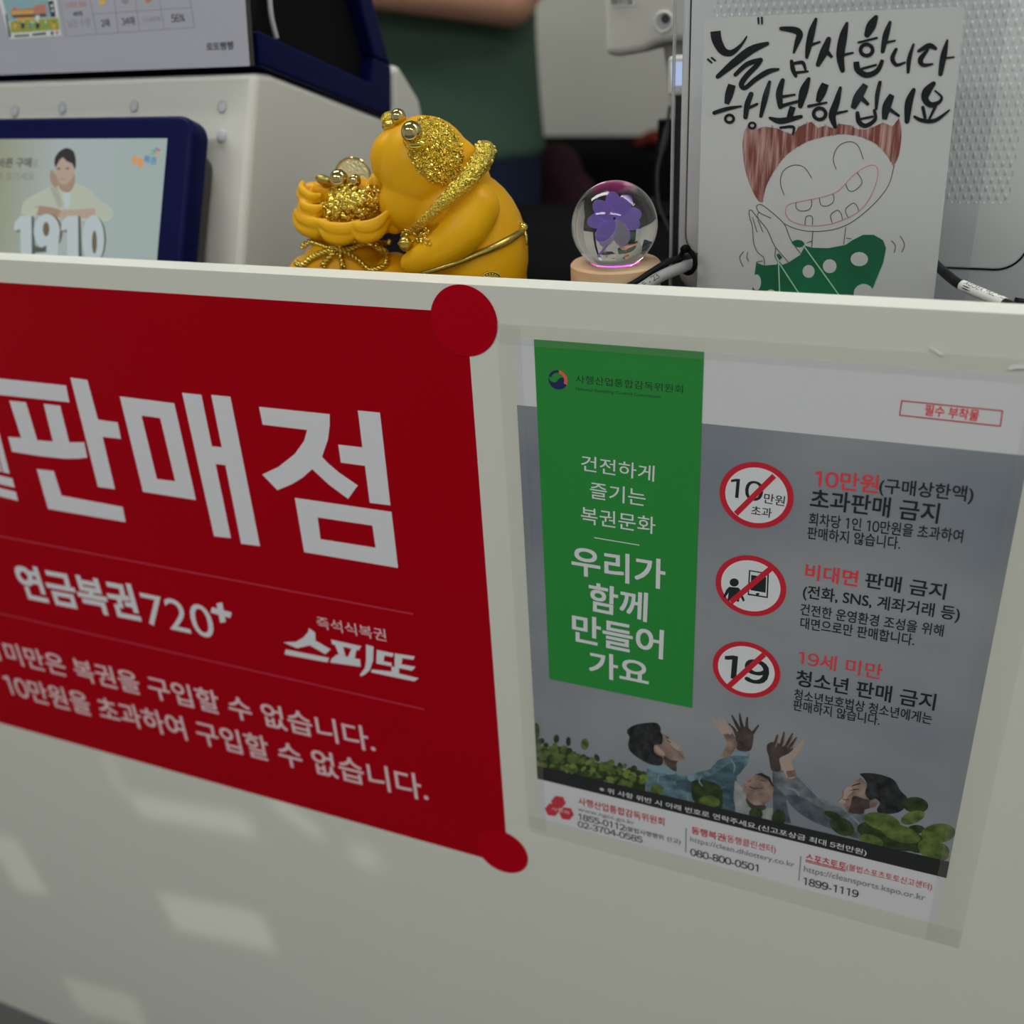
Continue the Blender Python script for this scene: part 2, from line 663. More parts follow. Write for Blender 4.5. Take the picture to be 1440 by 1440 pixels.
def glyphs(body):
    """outline triangles of a line of lettering; figures take the wide-figure shapes, set close"""
    if not any(c in '0123456789' for c in body) or body == '720':
        return raw_glyphs(body)
    vs, fs, x = [], [], 0.0
    for c in body:
        if c == ' ':
            x += 0.278
            continue
        if c == '1':
            g, dx, adv = ([(0.27, 0), (0.36, 0), (0.36, 0.735), (0.29, 0.735), (0.10, 0.665), (0.10, 0.585), (0.27, 0.645)], [list(range(7))]), 0.0, 0.555
        elif c in '0123456789':
            g, dx, adv = raw_glyphs(chr(0xFF10 + int(c))), -0.2225, 0.56
        else:
            g, dx = raw_glyphs(c), 0.0
            adv = max(v[0] for v in raw_glyphs(c + '가')[0]) - 0.889
        k = len(vs)
        vs += [(v[0] + x + dx, v[1]) for v in g[0]]
        fs += [[k + i for i in f] for f in g[1]]
        x += adv
    return vs, fs


PANEL = Plane((0, 0, 0), (1, 0, 0), (0, 0, 1))
TOPZ = 0.0767
DESK = 0.025
BACK = 0.0195

# ================================================================== SETTING
XL, XR, YB, YF = -2.6, 1.6, 2.3, -2.4
o = MB().box((XL, YF, FLOOR - 0.05), (XR, YB, FLOOR), 'floor').build('floor')
tag(o, 'plain grey floor in front of the white counter', 'floor', kind='structure')
o = MB().box((XL, YB, FLOOR), (XR, YB + 0.08, CEIL + 0.02), 'wall').build('wall_back')
tag(o, 'pale grey painted wall behind the person', 'wall', kind='structure')
o = MB().box((XL - 0.08, YF, FLOOR), (XL, YB, CEIL + 0.02), 'wall').build('wall_left')
tag(o, 'pale grey painted wall on the left side', 'wall', kind='structure')
o = MB().box((XR, YF, FLOOR), (XR + 0.08, YB, CEIL + 0.02), 'wall').build('wall_right')
tag(o, 'pale grey painted wall on the right side', 'wall', kind='structure')
o = MB().box((XL, YF, CEIL), (XR, YB, CEIL + 0.08), 'ceil').build('ceiling')
tag(o, 'white ceiling over the shop', 'ceiling', kind='structure')
where = ['front left', 'front right', 'back left', 'back right']
for i, (lx, ly, pw) in enumerate(LAMPS):
    t = thing('ceiling_lamp', (lx, ly, CEIL), 'long white ceiling lamp, the one at the %s of the ceiling' % where[i], 'lamp', 'ceiling lamps')
    MB().box((lx - 0.62, ly - 0.17, CEIL - 0.025), (lx + 0.62, ly + 0.17, CEIL), 'ceil').build('lamp_housing', t)
    MB().box((lx - 0.58, ly - 0.14, CEIL - 0.029), (lx + 0.58, ly + 0.14, CEIL - 0.0251), 'lampglow').build('diffuser', t)

# ================================================================== COUNTER
ct = thing('counter_panel', (0, 0.01, FLOOR), 'white counter front panel with red banner and warning poster on it', 'counter')
MB().box((-1.6, 0.0, FLOOR + 0.0002), (1.2, BACK, TOPZ - 0.0006), 'panel').build('front_panel', ct)
MB().box((-1.6, 0.0, TOPZ - 0.0006), (1.2, BACK, TOPZ), 'edge').build('edge_band', ct)
wt = thing('desk', (0, 0.27, FLOOR), 'black desk behind the white panel carrying the terminal, figurine and card', 'desk')
MB().box((-1.6, BACK + 0.001, DESK - 0.03), (1.2, 0.52, DESK), 'desk').build('desktop', wt, bevel=0.002)
for x0 in (-1.58, 1.15):
    MB().box((x0, 0.10, FLOOR + 0.0002), (x0 + 0.03, 0.50, DESK - 0.0301), 'panel').build('support_panel', wt)

# ------------------------------------------------------------------ red banner
u0, v0 = -0.80, -0.4166
u1, v1 = -0.0312, 0.0588
bn = MB().prism([(u0, -0.00003, v0), (u1, -0.00003, v0), (u1, -0.00003, v1), (u0, -0.00003, v1)], (0, -0.00012, 0), 'red') \
    .build('red_banner', None, (u0, 0, v0))
tag(bn, 'large red banner with white lettering stuck to the white counter front', 'banner')
P = Print(PANEL, (0.27778, 0, 360), 2)
W = 'white_ink'
# 판
P.poly([(-25, 617), (335, 655), (352, 740), (-8, 702)], W)
P.poly([(48, 732), (132, 740), (190, 935), (110, 925)], W)
P.poly([(222, 748), (305, 757), (352, 945), (270, 942)], W)
P.poly([(42, 915), (110, 920), (190, 932), (270, 939), (352, 943), (427, 942), (443, 1020), (400, 1025), (330, 1026), (200, 1012), (62, 990)], W)
P.poly([(357, 615), (443, 627), (497, 828), (597, 842), (613, 925), (520, 915), (583, 1180), (497, 1168)], W)
P.poly([(187, 1078), (273, 1088), (312, 1212), (622, 1270), (637, 1347), (245, 1280)], W)
# 매
P.frame([(607, 710), (883, 745), (993, 1235), (725, 1193)], [(717, 807), (812, 820), (888, 1140), (795, 1128)], W)
P.poly([(923, 692), (1020, 702), (1170, 1428), (1085, 1418)], W)
P.poly([(1070, 702), (1167, 712), (1317, 1468), (1222, 1456)], W)
P.poly([(1066, 962), (1126, 968), (1150, 1059), (1088, 1052)], W)
# piece of the syllable before
P.text('복권', (-560, 1090), (96, 1252), (-600, 440), W, bold=0.05)
# 점
P.crop(0.30545, 340, 380)
P.poly([(80, 628), (405, 662), (406, 710), (397, 780), (370, 858), (400, 890), (450, 932), (535, 990), (490, 1052), (400, 985), (325, 915),
        (280, 955), (230, 985), (165, 1012), (95, 940), (170, 905), (245, 845), (288, 785), (302, 735), (97, 710)], W)
P.poly([(535, 645), (637, 655), (685, 1082), (590, 1070), (568, 900), (457, 885), (445, 802), (556, 815)], W)
P.frame([(245, 1047), (690, 1112), (720, 1370), (288, 1297)], [(350, 1137), (602, 1175), (617, 1277), (363, 1237)], W)
P.build('headline_lettering', bn)
P = Print(PANEL, (1, 0, 0), 2)
for a, b in (((-60, 744.5), (581.3, 863.5)), ((-60, 845), (597.5, 997.6))):
    ua, va = PANEL.uv(*a)
    ub, vb = PANEL.uv(*b)
    vb = PANEL.uv(*b)[1]
    P.upoly([(u0, vb - 0.0006), (ub, vb - 0.0006), (ub, vb + 0.0006), (u0, vb + 0.0006)], 'redline')
P.build('divider_line', bn)
P = Print(PANEL, (1, 0, 0), 2)
P.text('연금복권', (33.8, 842), (200, 875), (18.3, 791), 'white_ink', bold=0.03)
P.text('720', (207.6, 877.8), (304.4, 899.2), (196.4, 832.5), 'white_ink', bold=0)
P.stroke([(297.2, 857.5), (325, 865)], 'white_ink', w=8, cap=False)
P.stroke([(308.6, 847.8), (313.9, 875)], 'white_ink', w=8, cap=False)
P.build('lottery_name', bn)
P = Print(PANEL, (1, 0, 0), 2)
P.text('즉석식복권', (446.9, 883.1), (544, 902.3), (442.6, 865.7), 'pink_ink', bold=0.002)
P.crop(0.30545, 340, 800)
for q in ([(310, 272), (338, 292), (340, 325), (310, 352), (255, 365), (192, 338), (250, 335), (285, 315), (306, 290)],
          [(332, 325), (410, 370), (385, 392), (312, 350)],
          [(203, 370), (402, 409), (395, 430), (198, 393)],
          [(412, 325), (550, 355), (540, 374), (416, 346)],
          [(428, 345), (465, 350), (478, 400), (448, 395)],
          [(507, 362), (530, 366), (520, 414), (490, 405)],
          [(415, 412), (440, 393), (545, 416), (548, 450), (407, 430)],
          [(573, 348), (607, 357), (605, 420), (590, 465), (568, 485), (548, 495), (545, 485), (568, 455), (573, 420)],
          [(622, 372), (700, 388), (695, 405), (658, 398), (653, 424), (690, 432), (690, 448), (620, 435)],
          [(705, 388), (797, 402), (790, 418), (740, 410), (736, 438), (800, 450), (785, 468), (704, 452)],
          [(690, 448), (725, 455), (725, 480), (690, 473)],
          [(600, 462), (690, 472), (815, 503), (795, 517), (595, 475)]):
    P.poly(q, 'white_ink')
P.build('lottery_name', bn)
P = Print(PANEL, (1, 0, 0), 2)
P.text('미만은 복권을 구입할 수 없습니다.', (12.5, 932), (529, 1059), (2.2, 900.6), 'pink_ink', bold=0.012)
P.text('19세', (-84, 907), (3, 929), (-95, 873), 'pink_ink', bold=0.012)
P.text('10만원을 초과하여 구입할 수 없습니다.', (13, 977.8), (603.5, 1128), (3.3, 945.5), 'pink_ink', bold=0.012)
P.build('notice_text', bn)


def sticker(px, py, label):
    u, v = PANEL.uv(px, py)
    r = 0.0232
    n = 56
    pts = [(u + r * math.cos(2 * math.pi * i / n), -0.0004, v + r * math.sin(2 * math.pi * i / n)) for i in range(n)]
    q = MB().prism(pts, (0, -0.00025, 0), 'red2').build('round_sticker', None, (u, 0, v))
    tag(q, label, 'sticker', 'round red stickers holding the banner')


sticker(652.5, 451.0, 'round red sticker over the top right corner of the red banner')
sticker(706.5, 1197.0, 'round red sticker over the bottom right corner of the red banner')

# ------------------------------------------------------------------ warning poster
PW = 0.2972
PT, PB = 0.0448, -0.3575
ps = MB().prism([(0, -0.00003, PB), (PW, -0.00003, PB), (PW, -0.00003, PT), (0, -0.00003, PT)], (0, -0.00012, 0), 'paper') \
    .build('warning_poster', None, (0, 0, PB))
tag(ps, 'white poster with green block and three round ban signs taped to counter', 'poster')
P = Print(PANEL, (1, 0, 0), 2)
P.lim = (0.0, PW)
P.upoly([(0, -0.3126), (PW, -0.3126), (PW, 0), (0, 0)], 'grayp')
# printed photograph: hedge, two men reaching up, a child between them
M['ph_hair'] = mat('print_hair', S(12, 13, 15, 2.2), rough=0.45, vary=(S(40, 41, 43, 2.2), (200, 1, 120), 0.36, 0.66))
M['ph_skin'] = mat('print_skin', S(84, 70, 64, 2.2), rough=0.45, vary=(S(124, 106, 96, 2.2), (90, 1, 90), 0.36, 0.66))
M['ph_skinl'] = K('print_skin_pale', 132, 116, 108)
M['ph_skind'] = mat('print_skind', S(38, 33, 32, 2.2), rough=0.45, vary=(S(66, 56, 52, 2.2), (120, 1, 120), 0.36, 0.66))
M['ph_teal'] = mat('print_teal', S(46, 64, 74, 2.2), rough=0.45, vary=(S(84, 106, 116, 2.2), (90, 1, 150), 0.36, 0.66))
M['ph_teald'] = mat('print_teald', S(36, 50, 60, 2.2), rough=0.45, vary=(S(60, 80, 90, 2.2), (90, 1, 150), 0.36, 0.66))
M['ph_tealh'] = K('print_teal_pale', 92, 114, 122)
M['ph_greysh'] = mat('print_greysh', S(62, 68, 74, 2.2), rough=0.45, vary=(S(96, 102, 106, 2.2), (120, 1, 120), 0.36, 0.66))
M['ph_greyd'] = mat('print_greyd', S(48, 54, 60, 2.2), rough=0.45, vary=(S(70, 76, 82, 2.2), (120, 1, 120), 0.36, 0.66))
M['ph_child'] = mat('print_child', S(98, 102, 102, 2.2), rough=0.45, vary=(S(126, 128, 126, 2.2), (120, 1, 80), 0.36, 0.66))
M['ph_leaf'] = mat('print_leaf', S(46, 58, 26, 2.2), rough=0.45, vary=(S(80, 94, 44, 2.2), (140, 1, 140), 0.36, 0.66))
M['ph_leafl'] = K('print_leaf_pale', 86, 100, 46)
M['ph_leafd'] = mat('print_leafd', S(22, 32, 16, 2.2), rough=0.45, vary=(S(44, 56, 28, 2.2), (140, 1, 140), 0.36, 0.66))
M['ph_strip'] = K('print_black_strip', 26, 27, 28)
P.crop(1 / 6, 860, 990)
P.poly([(930, 640), (1060, 560), (1040, 920), (1030, 960), (920, 940)], 'ph_teald', 2)
P.poly([(1040, 640), (1130, 740), (1140, 840), (1210, 880), (1300, 870), (1375, 880), (1375, 1000), (1060, 930), (1030, 800)], 'ph_child', 2)
P.poly([(320, 505), (440, 520), (545, 580), (560, 600), (640, 605), (750, 570), (830, 550), (900, 470), (1020, 430), (1050, 390), (1165, 410),
        (1150, 500), (1080, 590), (1000, 660), (960, 700), (700, 760), (680, 830), (500, 790), (300, 740), (275, 620), (300, 550)], 'ph_teal', 3)
P.poly([(560, 640), (700, 640), (860, 590), (1000, 500), (1120, 500), (1080, 580), (960, 690), (700, 750), (560, 700)], 'ph_teald', 4, 4)
P.poly([(310, 510), (440, 520), (545, 585), (440, 590), (320, 550)], 'ph_tealh', 4, 4)
P.poly([(1000, 440), (1050, 395), (1165, 412), (1150, 440), (1060, 430)], 'ph_tealh', 4)
P.poly([(640, 610), (690, 600), (700, 640), (660, 650)], 'ph_tealh', 4, 3)
P.poly([(430, 250), (480, 270), (500, 300), (545, 325), (590, 355), (575, 370), (605, 420), (625, 475), (560, 480), (545, 500), (550, 575),
        (460, 520), (400, 500), (360, 420), (360, 340), (420, 300)], 'ph_skin', 4)
P.poly([(480, 290), (540, 325), (588, 356), (572, 370), (600, 420), (540, 380), (500, 340)], 'ph_skinl', 5, 3)
P.poly([(130, 235), (150, 200), (215, 170), (320, 155), (385, 160), (415, 200), (415, 235), (432, 265), (425, 335), (365, 345), (360, 395),
        (385, 425), (430, 450), (420, 515), (320, 505), (220, 450), (160, 400), (140, 350), (145, 310), (150, 275)], 'ph_hair', 5, 4)
P.poly([(365, 350), (395, 360), (450, 415), (435, 432), (390, 405)], 'ph_skinl', 6, 4)
P.poly([(452, 268), (486, 282), (470, 290)], 'ph_hair', 6)
P.stroke([(470, 305, 5), (492, 318, 6), (505, 322, 4)], 'ph_hair', 6)
P.stroke([(560, 392, 4), (585, 405, 6), (600, 402, 4)], 'ph_skind', 6)
P.poly([(440, 440), (500, 470), (560, 482), (548, 500), (545, 570), (470, 520)], 'ph_skind', 5, 3)
P.stroke([(448, 600, 8), (400, 600, 10), (395, 660, 8)], 'ph_tealh', 6)
P.stroke([(760, 600, 6), (740, 650, 12), (770, 690, 6)], 'ph_tealh', 6)
P.stroke([(1010, 470, 8), (1040, 520, 12), (1030, 580, 6)], 'ph_tealh', 6)
P.stroke([(640, 770, 8), (650, 820, 10)], 'ph_tealh', 6)
# his hands
P.poly([(925, 440), (970, 340), (950, 270), (935, 240), (960, 215), (1000, 220), (1050, 290), (1075, 340), (1040, 385), (1000, 440)], 'ph_skin', 4, 3)
for q in ([(950, 240), (905, 190), (853, 118)], [(955, 235), (925, 170), (903, 118)], [(968, 235), (955, 170), (945, 122)], [(1000, 240), (970, 190), (962, 150)]):
    P.stroke([(q[0][0], q[0][1], 34), (q[1][0], q[1][1], 26), (q[2][0], q[2][1], 14)], 'ph_skinl', 5)
P.poly([(1060, 385), (1062, 330), (1045, 290), (1060, 230), (1110, 190), (1160, 205), (1195, 250), (1195, 320), (1165, 395)], 'ph_skind', 5, 3)
for q in ([(1060, 260), (1030, 200), (993, 165)], [(1080, 220), (1045, 150), (1016, 95)], [(1110, 215), (1092, 150), (1082, 82)],
          [(1140, 220), (1142, 160), (1146, 112)], [(1170, 270), (1205, 225), (1240, 178)]):
    P.stroke([(q[0][0], q[0][1], 34), (q[1][0], q[1][1], 24), (q[2][0], q[2][1], 13)], 'ph_skind', 6)
P.stroke([(1064, 225, 10), (1040, 190, 10), (1010, 170, 8)], 'ph_skinl', 7)
# child
P.poly([(1110, 700), (1130, 640), (1200, 600), (1280, 590), (1340, 640), (1368, 710), (1345, 800), (1290, 850), (1300, 885), (1220, 900), (1150, 850), (1140, 770), (1112, 735)], 'ph_skin', 4, 3)
P.poly([(1210, 592), (1265, 578), (1335, 615), (1372, 700), (1352, 690), (1325, 640), (1262, 604)], 'ph_hair', 5)
P.stroke([(1165, 695), (1210, 712), (1275, 708)], 'ph_skind', 5, w=9)
P.stroke([(1150, 655), (1180, 640)], 'ph_skind', 5, w=6)
P.stroke([(1255, 640), (1300, 650)], 'ph_skind', 5, w=6)
P.poly([(1135, 790), (1200, 850), (1290, 850), (1300, 885), (1220, 900), (1150, 850)], 'ph_skind', 5, 3)
# right man
P.crop(0.19444, 1060, 1010)
P.poly([(135, 370), (215, 380), (270, 480), (235, 600), (270, 760), (140, 740)], 'ph_greyd', 3)
P.poly([(150, 365), (240, 400), (310, 420), (400, 490), (470, 570), (640, 650), (680, 685), (810, 690), (890, 810), (790, 890), (560, 800), (420, 740), (290, 650), (228, 560), (150, 480)], 'ph_greysh', 4)
P.poly([(230, 560), (330, 560), (470, 640), (640, 740), (760, 870), (560, 800), (400, 730), (290, 650)], 'ph_greyd', 5, 3)
P.poly([(775, 430), (825, 480), (810, 540), (845, 585), (905, 590), (875, 640), (812, 655), (800, 695), (680, 685), (650, 625), (605, 600), (640, 570), (640, 525), (690, 490), (720, 460)], 'ph_skin', 5)
P.poly([(690, 490), (650, 525), (650, 565), (612, 600), (655, 615), (680, 560), (720, 520)], 'ph_skinl', 6, 3)
P.poly([(768, 400), (850, 395), (950, 415), (1020, 450), (1060, 520), (1110, 575), (1095, 640), (1040, 680), (940, 690), (890, 665), (912, 610), (880, 580), (842, 590), (805, 540), (820, 480), (795, 430)], 'ph_hair', 6, 4)
P.stroke([(716, 484), (768, 470)], 'ph_hair', 7, w=9)
P.stroke([(700, 520, 4), (735, 512, 8), (758, 512, 4)], 'ph_hair', 7)
P.stroke([(640, 580, 4), (668, 588, 7), (690, 580, 4)], 'ph_skind', 7)
P.poly([(720, 560), (800, 580), (870, 600), (860, 640), (800, 660), (790, 690), (690, 680), (700, 630)], 'ph_skind', 6, 3)
P.poly([(845, 590), (885, 585), (905, 600), (880, 635), (840, 640)], 'ph_skin', 8, 3)
P.stroke([(240, 500, 8), (300, 520, 12), (330, 560, 8)], 'ph_tealh', 6)
P.stroke([(330, 430, 6), (420, 520, 10), (500, 600, 6)], 'ph_tealh', 6)
P.stroke([(700, 700, 8), (760, 760, 12), (790, 830, 8)], 'ph_tealh', 6)
P.poly([(95, 230), (100, 185), (150, 170), (215, 195), (285, 215), (260, 250), (190, 290), (195, 375), (128, 375), (110, 280)], 'ph_skind', 5, 3)
for q in ([(150, 200), (162, 160), (172, 122)], [(200, 200), (210, 150), (220, 102)], [(235, 205), (262, 150), (280, 112)], [(260, 215), (290, 170), (308, 140)]):
    P.stroke([(q[0][0], q[0][1], 30), (q[1][0], q[1][1], 24), (q[2][0], q[2][1], 14)], 'ph_skind', 6)
    P.stroke([(q[0][0] + 10, q[0][1], 8), (q[1][0] + 11, q[1][1], 8), (q[2][0] + 6, q[2][1], 5)], 'ph_skin', 7)
P.poly([(185, 290), (240, 262), (290, 220), (330, 180), (358, 148), (372, 158), (350, 215), (305, 270), (272, 320), (308, 415), (245, 432), (208, 365)], 'ph_skinl', 6, 3)
P.poly([(235, 380), (300, 370), (308, 415), (245, 432)], 'ph_skin', 7)
for (x, y, a, b, r_, c) in ((420, 850, 95, 40, 0.2, 'ph_leafd'), (640, 780, 95, 60, 0.5, 'ph_leafd'), (575, 700, 70, 26, 0.35, 'ph_leafd'),
                            (930, 745, 135, 62, 0.25, 'ph_leaf'), (1170, 625, 92, 58, 0.1, 'ph_leafd'), (1150, 715, 90, 44, -0.35, 'ph_leaf'),
                            (1175, 800, 60, 32, 0.0, 'ph_leafd'), (1335, 830, 125, 70, -0.1, 'ph_leaf'), (1000, 850, 260, 90, 0.25, 'ph_leafd'),
                            (1060, 830, 150, 60, 0.3, 'ph_leaf'), (1300, 950, 120, 72, 0.4, 'ph_leaf'), (1180, 910, 90, 60, 0.2, 'ph_leafd'),
                            (850, 880, 90, 40, 0.3, 'ph_leaf'), (180, 720, 50, 60, 0.2, 'ph_leafd'), (15, 690, 50, 50, 0.2, 'ph_leafd'), (1345, 960, 70, 60, 0.2, 'ph_leafd')):
    P.ellipse((x, y), a, b, c, 8 if c == 'ph_leafd' else 9, 24, r_)
# hedge on the left
P.crop(0.25, 720, 980)
rl = random.Random(4)
P.poly([(118, 285), (200, 300), (290, 305), (420, 350), (560, 395), (660, 430), (750, 460), (752, 560), (133, 420)], 'ph_leafd', 4)
P.ellipse((138, 195), 18, 50, 'ph_leafd', 4)
for x in range(140, 750, 26):
    y = 262 + 0.30 * (x - 130) + rl.uniform(-26, 6)
    P.ellipse((x, y), rl.uniform(12, 22), rl.uniform(14, 26), rl.choice(['ph_leafd', 'ph_leaf']), 4, 14, rl.uniform(-0.6, 0.6))
P.ellipse((250, 235), 16, 24, 'ph_leafd', 4)
P.ellipse((318, 250), 14, 26, 'ph_leafd', 4)
P.ellipse((410, 265), 22, 32, 'ph_leaf', 4)
for i in range(110):
    x = rl.uniform(140, 750)
    t0, t1 = 262 + 0.30 * (x - 130), 388 + 0.26 * (x - 133)
    y = t0 + (t1 - t0) * rl.random()
    P.ellipse((x, y), rl.uniform(12, 30), rl.uniform(9, 20), rl.choice(['ph_leaf', 'ph_leafl', 'ph_leaf', 'ph_leafd']), 5 + (i % 4), 14, rl.uniform(-0.8, 0.8))
P.poly([(1020, 470), (1170, 500), (1170, 640), (1030, 600)], 'ph_leafd', 4, 4)
P.ellipse((1110, 590), 60, 36, 'ph_leaf', 5)
P.ellipse((815, 520), 36, 28, 'ph_leaf', 5)
# black strip
P.crop(1, 0, 0)
P.upoly([(0, -0.3126), (PW, -0.3126), (PW, -0.2975), (0, -0.2995)], 'ph_strip', 10)
P.text('※ 위 사항 위반 시 아래 번호로 연락주세요.(신고포상금 최대 5천만원)', (843.5, 1113.5), (1218, 1204), (843, 1104.5), 'signwhite', 11, bold=0.006)
P.build('printed_photograph', ps)

# green block
P = Print(PANEL, (1, 0, 0), 3)
ga, gb = PANEL.uv(752, 476.8), PANEL.uv(973.8, 995)
P.upoly([(0.0140, gb[1]), (0.1201, gb[1]), (0.1201, PT), (0.0140, PT)], 'green', 1)
gp = P.build('green_block', ps)
P = Print(PANEL, (1, 0, 0), 4)
u, v = P.uv(785, 533.8)
r = 0.0064


def yinyang(P, u, v, r, rot, layer):
    def pt(a, rr, cx=0, cy=0):
        x, y = cx + rr * math.cos(a), cy + rr * math.sin(a)
        return (u + x * math.cos(rot) - y * math.sin(rot), v + x * math.sin(rot) + y * math.cos(rot))
    n = 24
    low = [pt(math.pi + math.pi * i / n, r) for i in range(n + 1)]
    low += [pt(-math.pi * i / n, r / 2, r / 2, 0) if False else pt(math.pi * i / n, r / 2, r / 2, 0) for i in range(n + 1)]
    low += [pt(-math.pi * i / n, r / 2, -r / 2, 0) for i in range(1, n)]
    P.upoly(low, 'navy_ink', layer)
    red = [pt(math.pi * 0.97 * i / n, r) for i in range(n + 1)]
    red += [pt(math.pi * 0.97 * (n - i) / n, r * 0.72, -0.06 * r, -0.02 * r) for i in range(n + 1)]
    P.upoly(red, 'coral', layer + 1)
    blu = [pt(math.pi * 0.6 + math.pi * 0.45 * i / n, r) for i in range(n + 1)]
    blu += [pt(math.pi * 1.05 - math.pi * 0.45 * i / n, r * 0.74, 0.02 * r, 0) for i in range(n + 1)]
    P.upoly(blu, 'navy_ink', layer + 2)


yinyang(P, u, v, r, -0.45, 1)
P.text('사행산업통합감독위원회', (810, 538), (960.5, 553), (810, 526.5), 'black_ink')
P.text('National Gambling Control Commission', (810, 549.5), (929.3, 561), (810, 543.8), 'black_ink')
P.build('commission_emblem', ps)
P = Print(PANEL, (1, 0, 0), 4)
P.text('건전하게', (817.5, 661), (920, 677), (815.8, 638.8), W, bold=0.004)
P.text('즐기는', (830, 700), (908, 712), (828.3, 676.3), W, bold=0.004)
P.text('복권문화', (817.5, 735), (921.8, 751), (816.3, 711.3), W, bold=0.004)
P.stroke([(836.3, 755.5), (899.3, 766)], W, w=1.3, cap=False)
P.text('우리가', (804.5, 807), (935.5, 829), (805, 766), W, bold=0.018)
P.text('함께', (828, 858), (910, 874.5), (827.5, 817), W, bold=0.018)
P.text('만들어', (805, 901), (932.5, 927), (805.5, 861), W, bold=0.018)
P.text('가요', (828.8, 948.8), (912.5, 966), (828.8, 913), W, bold=0.018)
P.build('slogan_text', ps)
# boxed note
P = Print(PANEL, (1, 0, 0), 3)
bx = [(1267.5, 562.2), (1410.6, 576.6), (1407.4, 599.6), (1264.3, 584)]
bi = [(1269, 563.9), (1408.8, 578), (1406, 597.8), (1266, 582.6)]
P.frame(bx, bi, 'red_dk')
P.text('필수 부착물', (1299.4, 583.5), (1375.2, 592), (1300.4, 567.6), 'red_ink', bold=0.012)
P.build('boxed_note', ps)
# headings and notes
P = Print(PANEL, (1, 0, 0), 3)
P.text('10만원', (1145.5, 684), (1234.6, 693.4), (1145.5, 658.7), 'red_ink', bold=0.012)
P.text('(구매상한액)', (1235.5, 696), (1367.2, 709), (1236.5, 671), 'black_ink', bold=0.011)
P.text('초과판매 금지', (1138.8, 714), (1318.6, 736), (1139.7, 686), 'black_ink', bold=0.014)
P.text('회차당 1인 10만원을 초과하여', (1137.2, 738), (1352.8, 763), (1138, 720), 'black_ink', bold=0.008)
P.text('판매하지 않습니다.', (1135, 757), (1265.3, 772.6), (1136, 739.5), 'black_ink', bold=0.008)
P.build('first_rule_text', ps)
P = Print(PANEL, (1, 0, 0), 3)
P.text('비대면', (1131.7, 813.5), (1205.2, 825), (1132.7, 791), 'red_ink', bold=0.014)
P.text('판매 금지', (1215.7, 825.5), (1328.2, 843), (1216.4, 803), 'black_ink', bold=0.014)
P.text('(전화, SNS, 계좌거래 등)', (1128.5, 843), (1348, 876), (1129.5, 821), 'black_ink', bold=0.011)
P.text('건전한 운영환경 조성을 위해', (1125.3, 863.8), (1325.6, 895), (1126.3, 847.5), 'black_ink', bold=0.008)
P.text('대면으로만 판매합니다.', (1125.3, 883), (1285, 908), (1126.3, 866.5), 'black_ink', bold=0.008)
P.build('second_rule_text', ps)
P = Print(PANEL, (1, 0, 0), 3)
P.text('19세 미만', (1122, 934), (1239.4, 955.5), (1122.8, 913), 'red_ink', bold=0.006)
P.text('청소년 판매 금지', (1119, 963.4), (1313.8, 999), (1120.5, 940.5), 'black_ink', bold=0.014)
P.text('청소년보호법상 청소년에게는', (1116.4, 983), (1309.7, 1018.5), (1117.4, 967.5), 'black_ink', bold=0.008)
P.text('판매하지 않습니다.', (1115, 998), (1236.5, 1020), (1115.8, 983), 'black_ink', bold=0.008)
P.build('third_rule_text', ps)


def ban_sign(c, lr, tb, slash, inner):
    """red ring with a slash; lr / tb: leftmost-rightmost and top-bottom pixels"""
    ul, ur = PANEL.uv(lr[0], c[1]), PANEL.uv(lr[1], c[1])
    r = (ur[0] - ul[0]) / 2
    P = Print(PANEL, (1, 0, 0), 3)
    cc = ((lr[0] + lr[1]) / 2, c[1])
    P.disc(cc, r, 'signred', 1)
    P.disc(cc, r * 0.84, 'signwhite', 2)
    inner(P)
    P.stroke(list(slash), 'signred', 6, w=8.0, cap=False)
    P.build('prohibition_sign', ps)


def in10(P):
    P.text('10', (1026.3, 698.5), (1072, 705.5), (1027.3, 670.8), 'black_ink', 3, bold=0.008)
    P.text('만원', (1073.6, 706.5), (1103, 711.5), (1074.2, 692.2), 'black_ink', 3, bold=0.01)
    P.text('초과', (1056, 723.5), (1084.8, 728), (1056, 709.8), 'black_ink', 3, bold=0.01)


def inphone(P):
    P.crop(0.31944, 980, 760)
    P.ellipse((165, 183), 20, 18, 'black_ink', 3)
    P.poly([(143, 202), (185, 206), (197, 225), (212, 262), (204, 268), (190, 240), (186, 268), (178, 268), (168, 250), (158, 266), (136, 262), (140, 228), (125, 250), (116, 248), (130, 215)], 'black_ink', 3)
    P.frame([(230, 128), (318, 142), (313, 252), (224, 238)], [(236, 134), (311, 147), (307, 245), (230, 232)], 'black_ink', 3)
    P.poly([(240, 150), (306, 160), (303, 228), (237, 217)], 'black_ink', 3)
    P.ellipse((268, 234), 8, 5, 'black_ink', 3)
    P.crop(1, 0, 0)


def in19(P):
    P.text('19', (1017.4, 951.5), (1080, 964.5), (1018.5, 918), 'black_ink', 3, bold=0.02)


ban_sign((1063.4, 696.4), (1011, 1115.8), None, ((1089, 668.5), (1035, 722)), in10)
ban_sign((1055.4, 823.6), (1005.5, 1105.6), None, ((1084, 799), (1028, 846)), inphone)
ban_sign((1049.3, 941.4), (1001.4, 1097.2), None, ((1075, 919.5), (1025, 964.5)), in19)
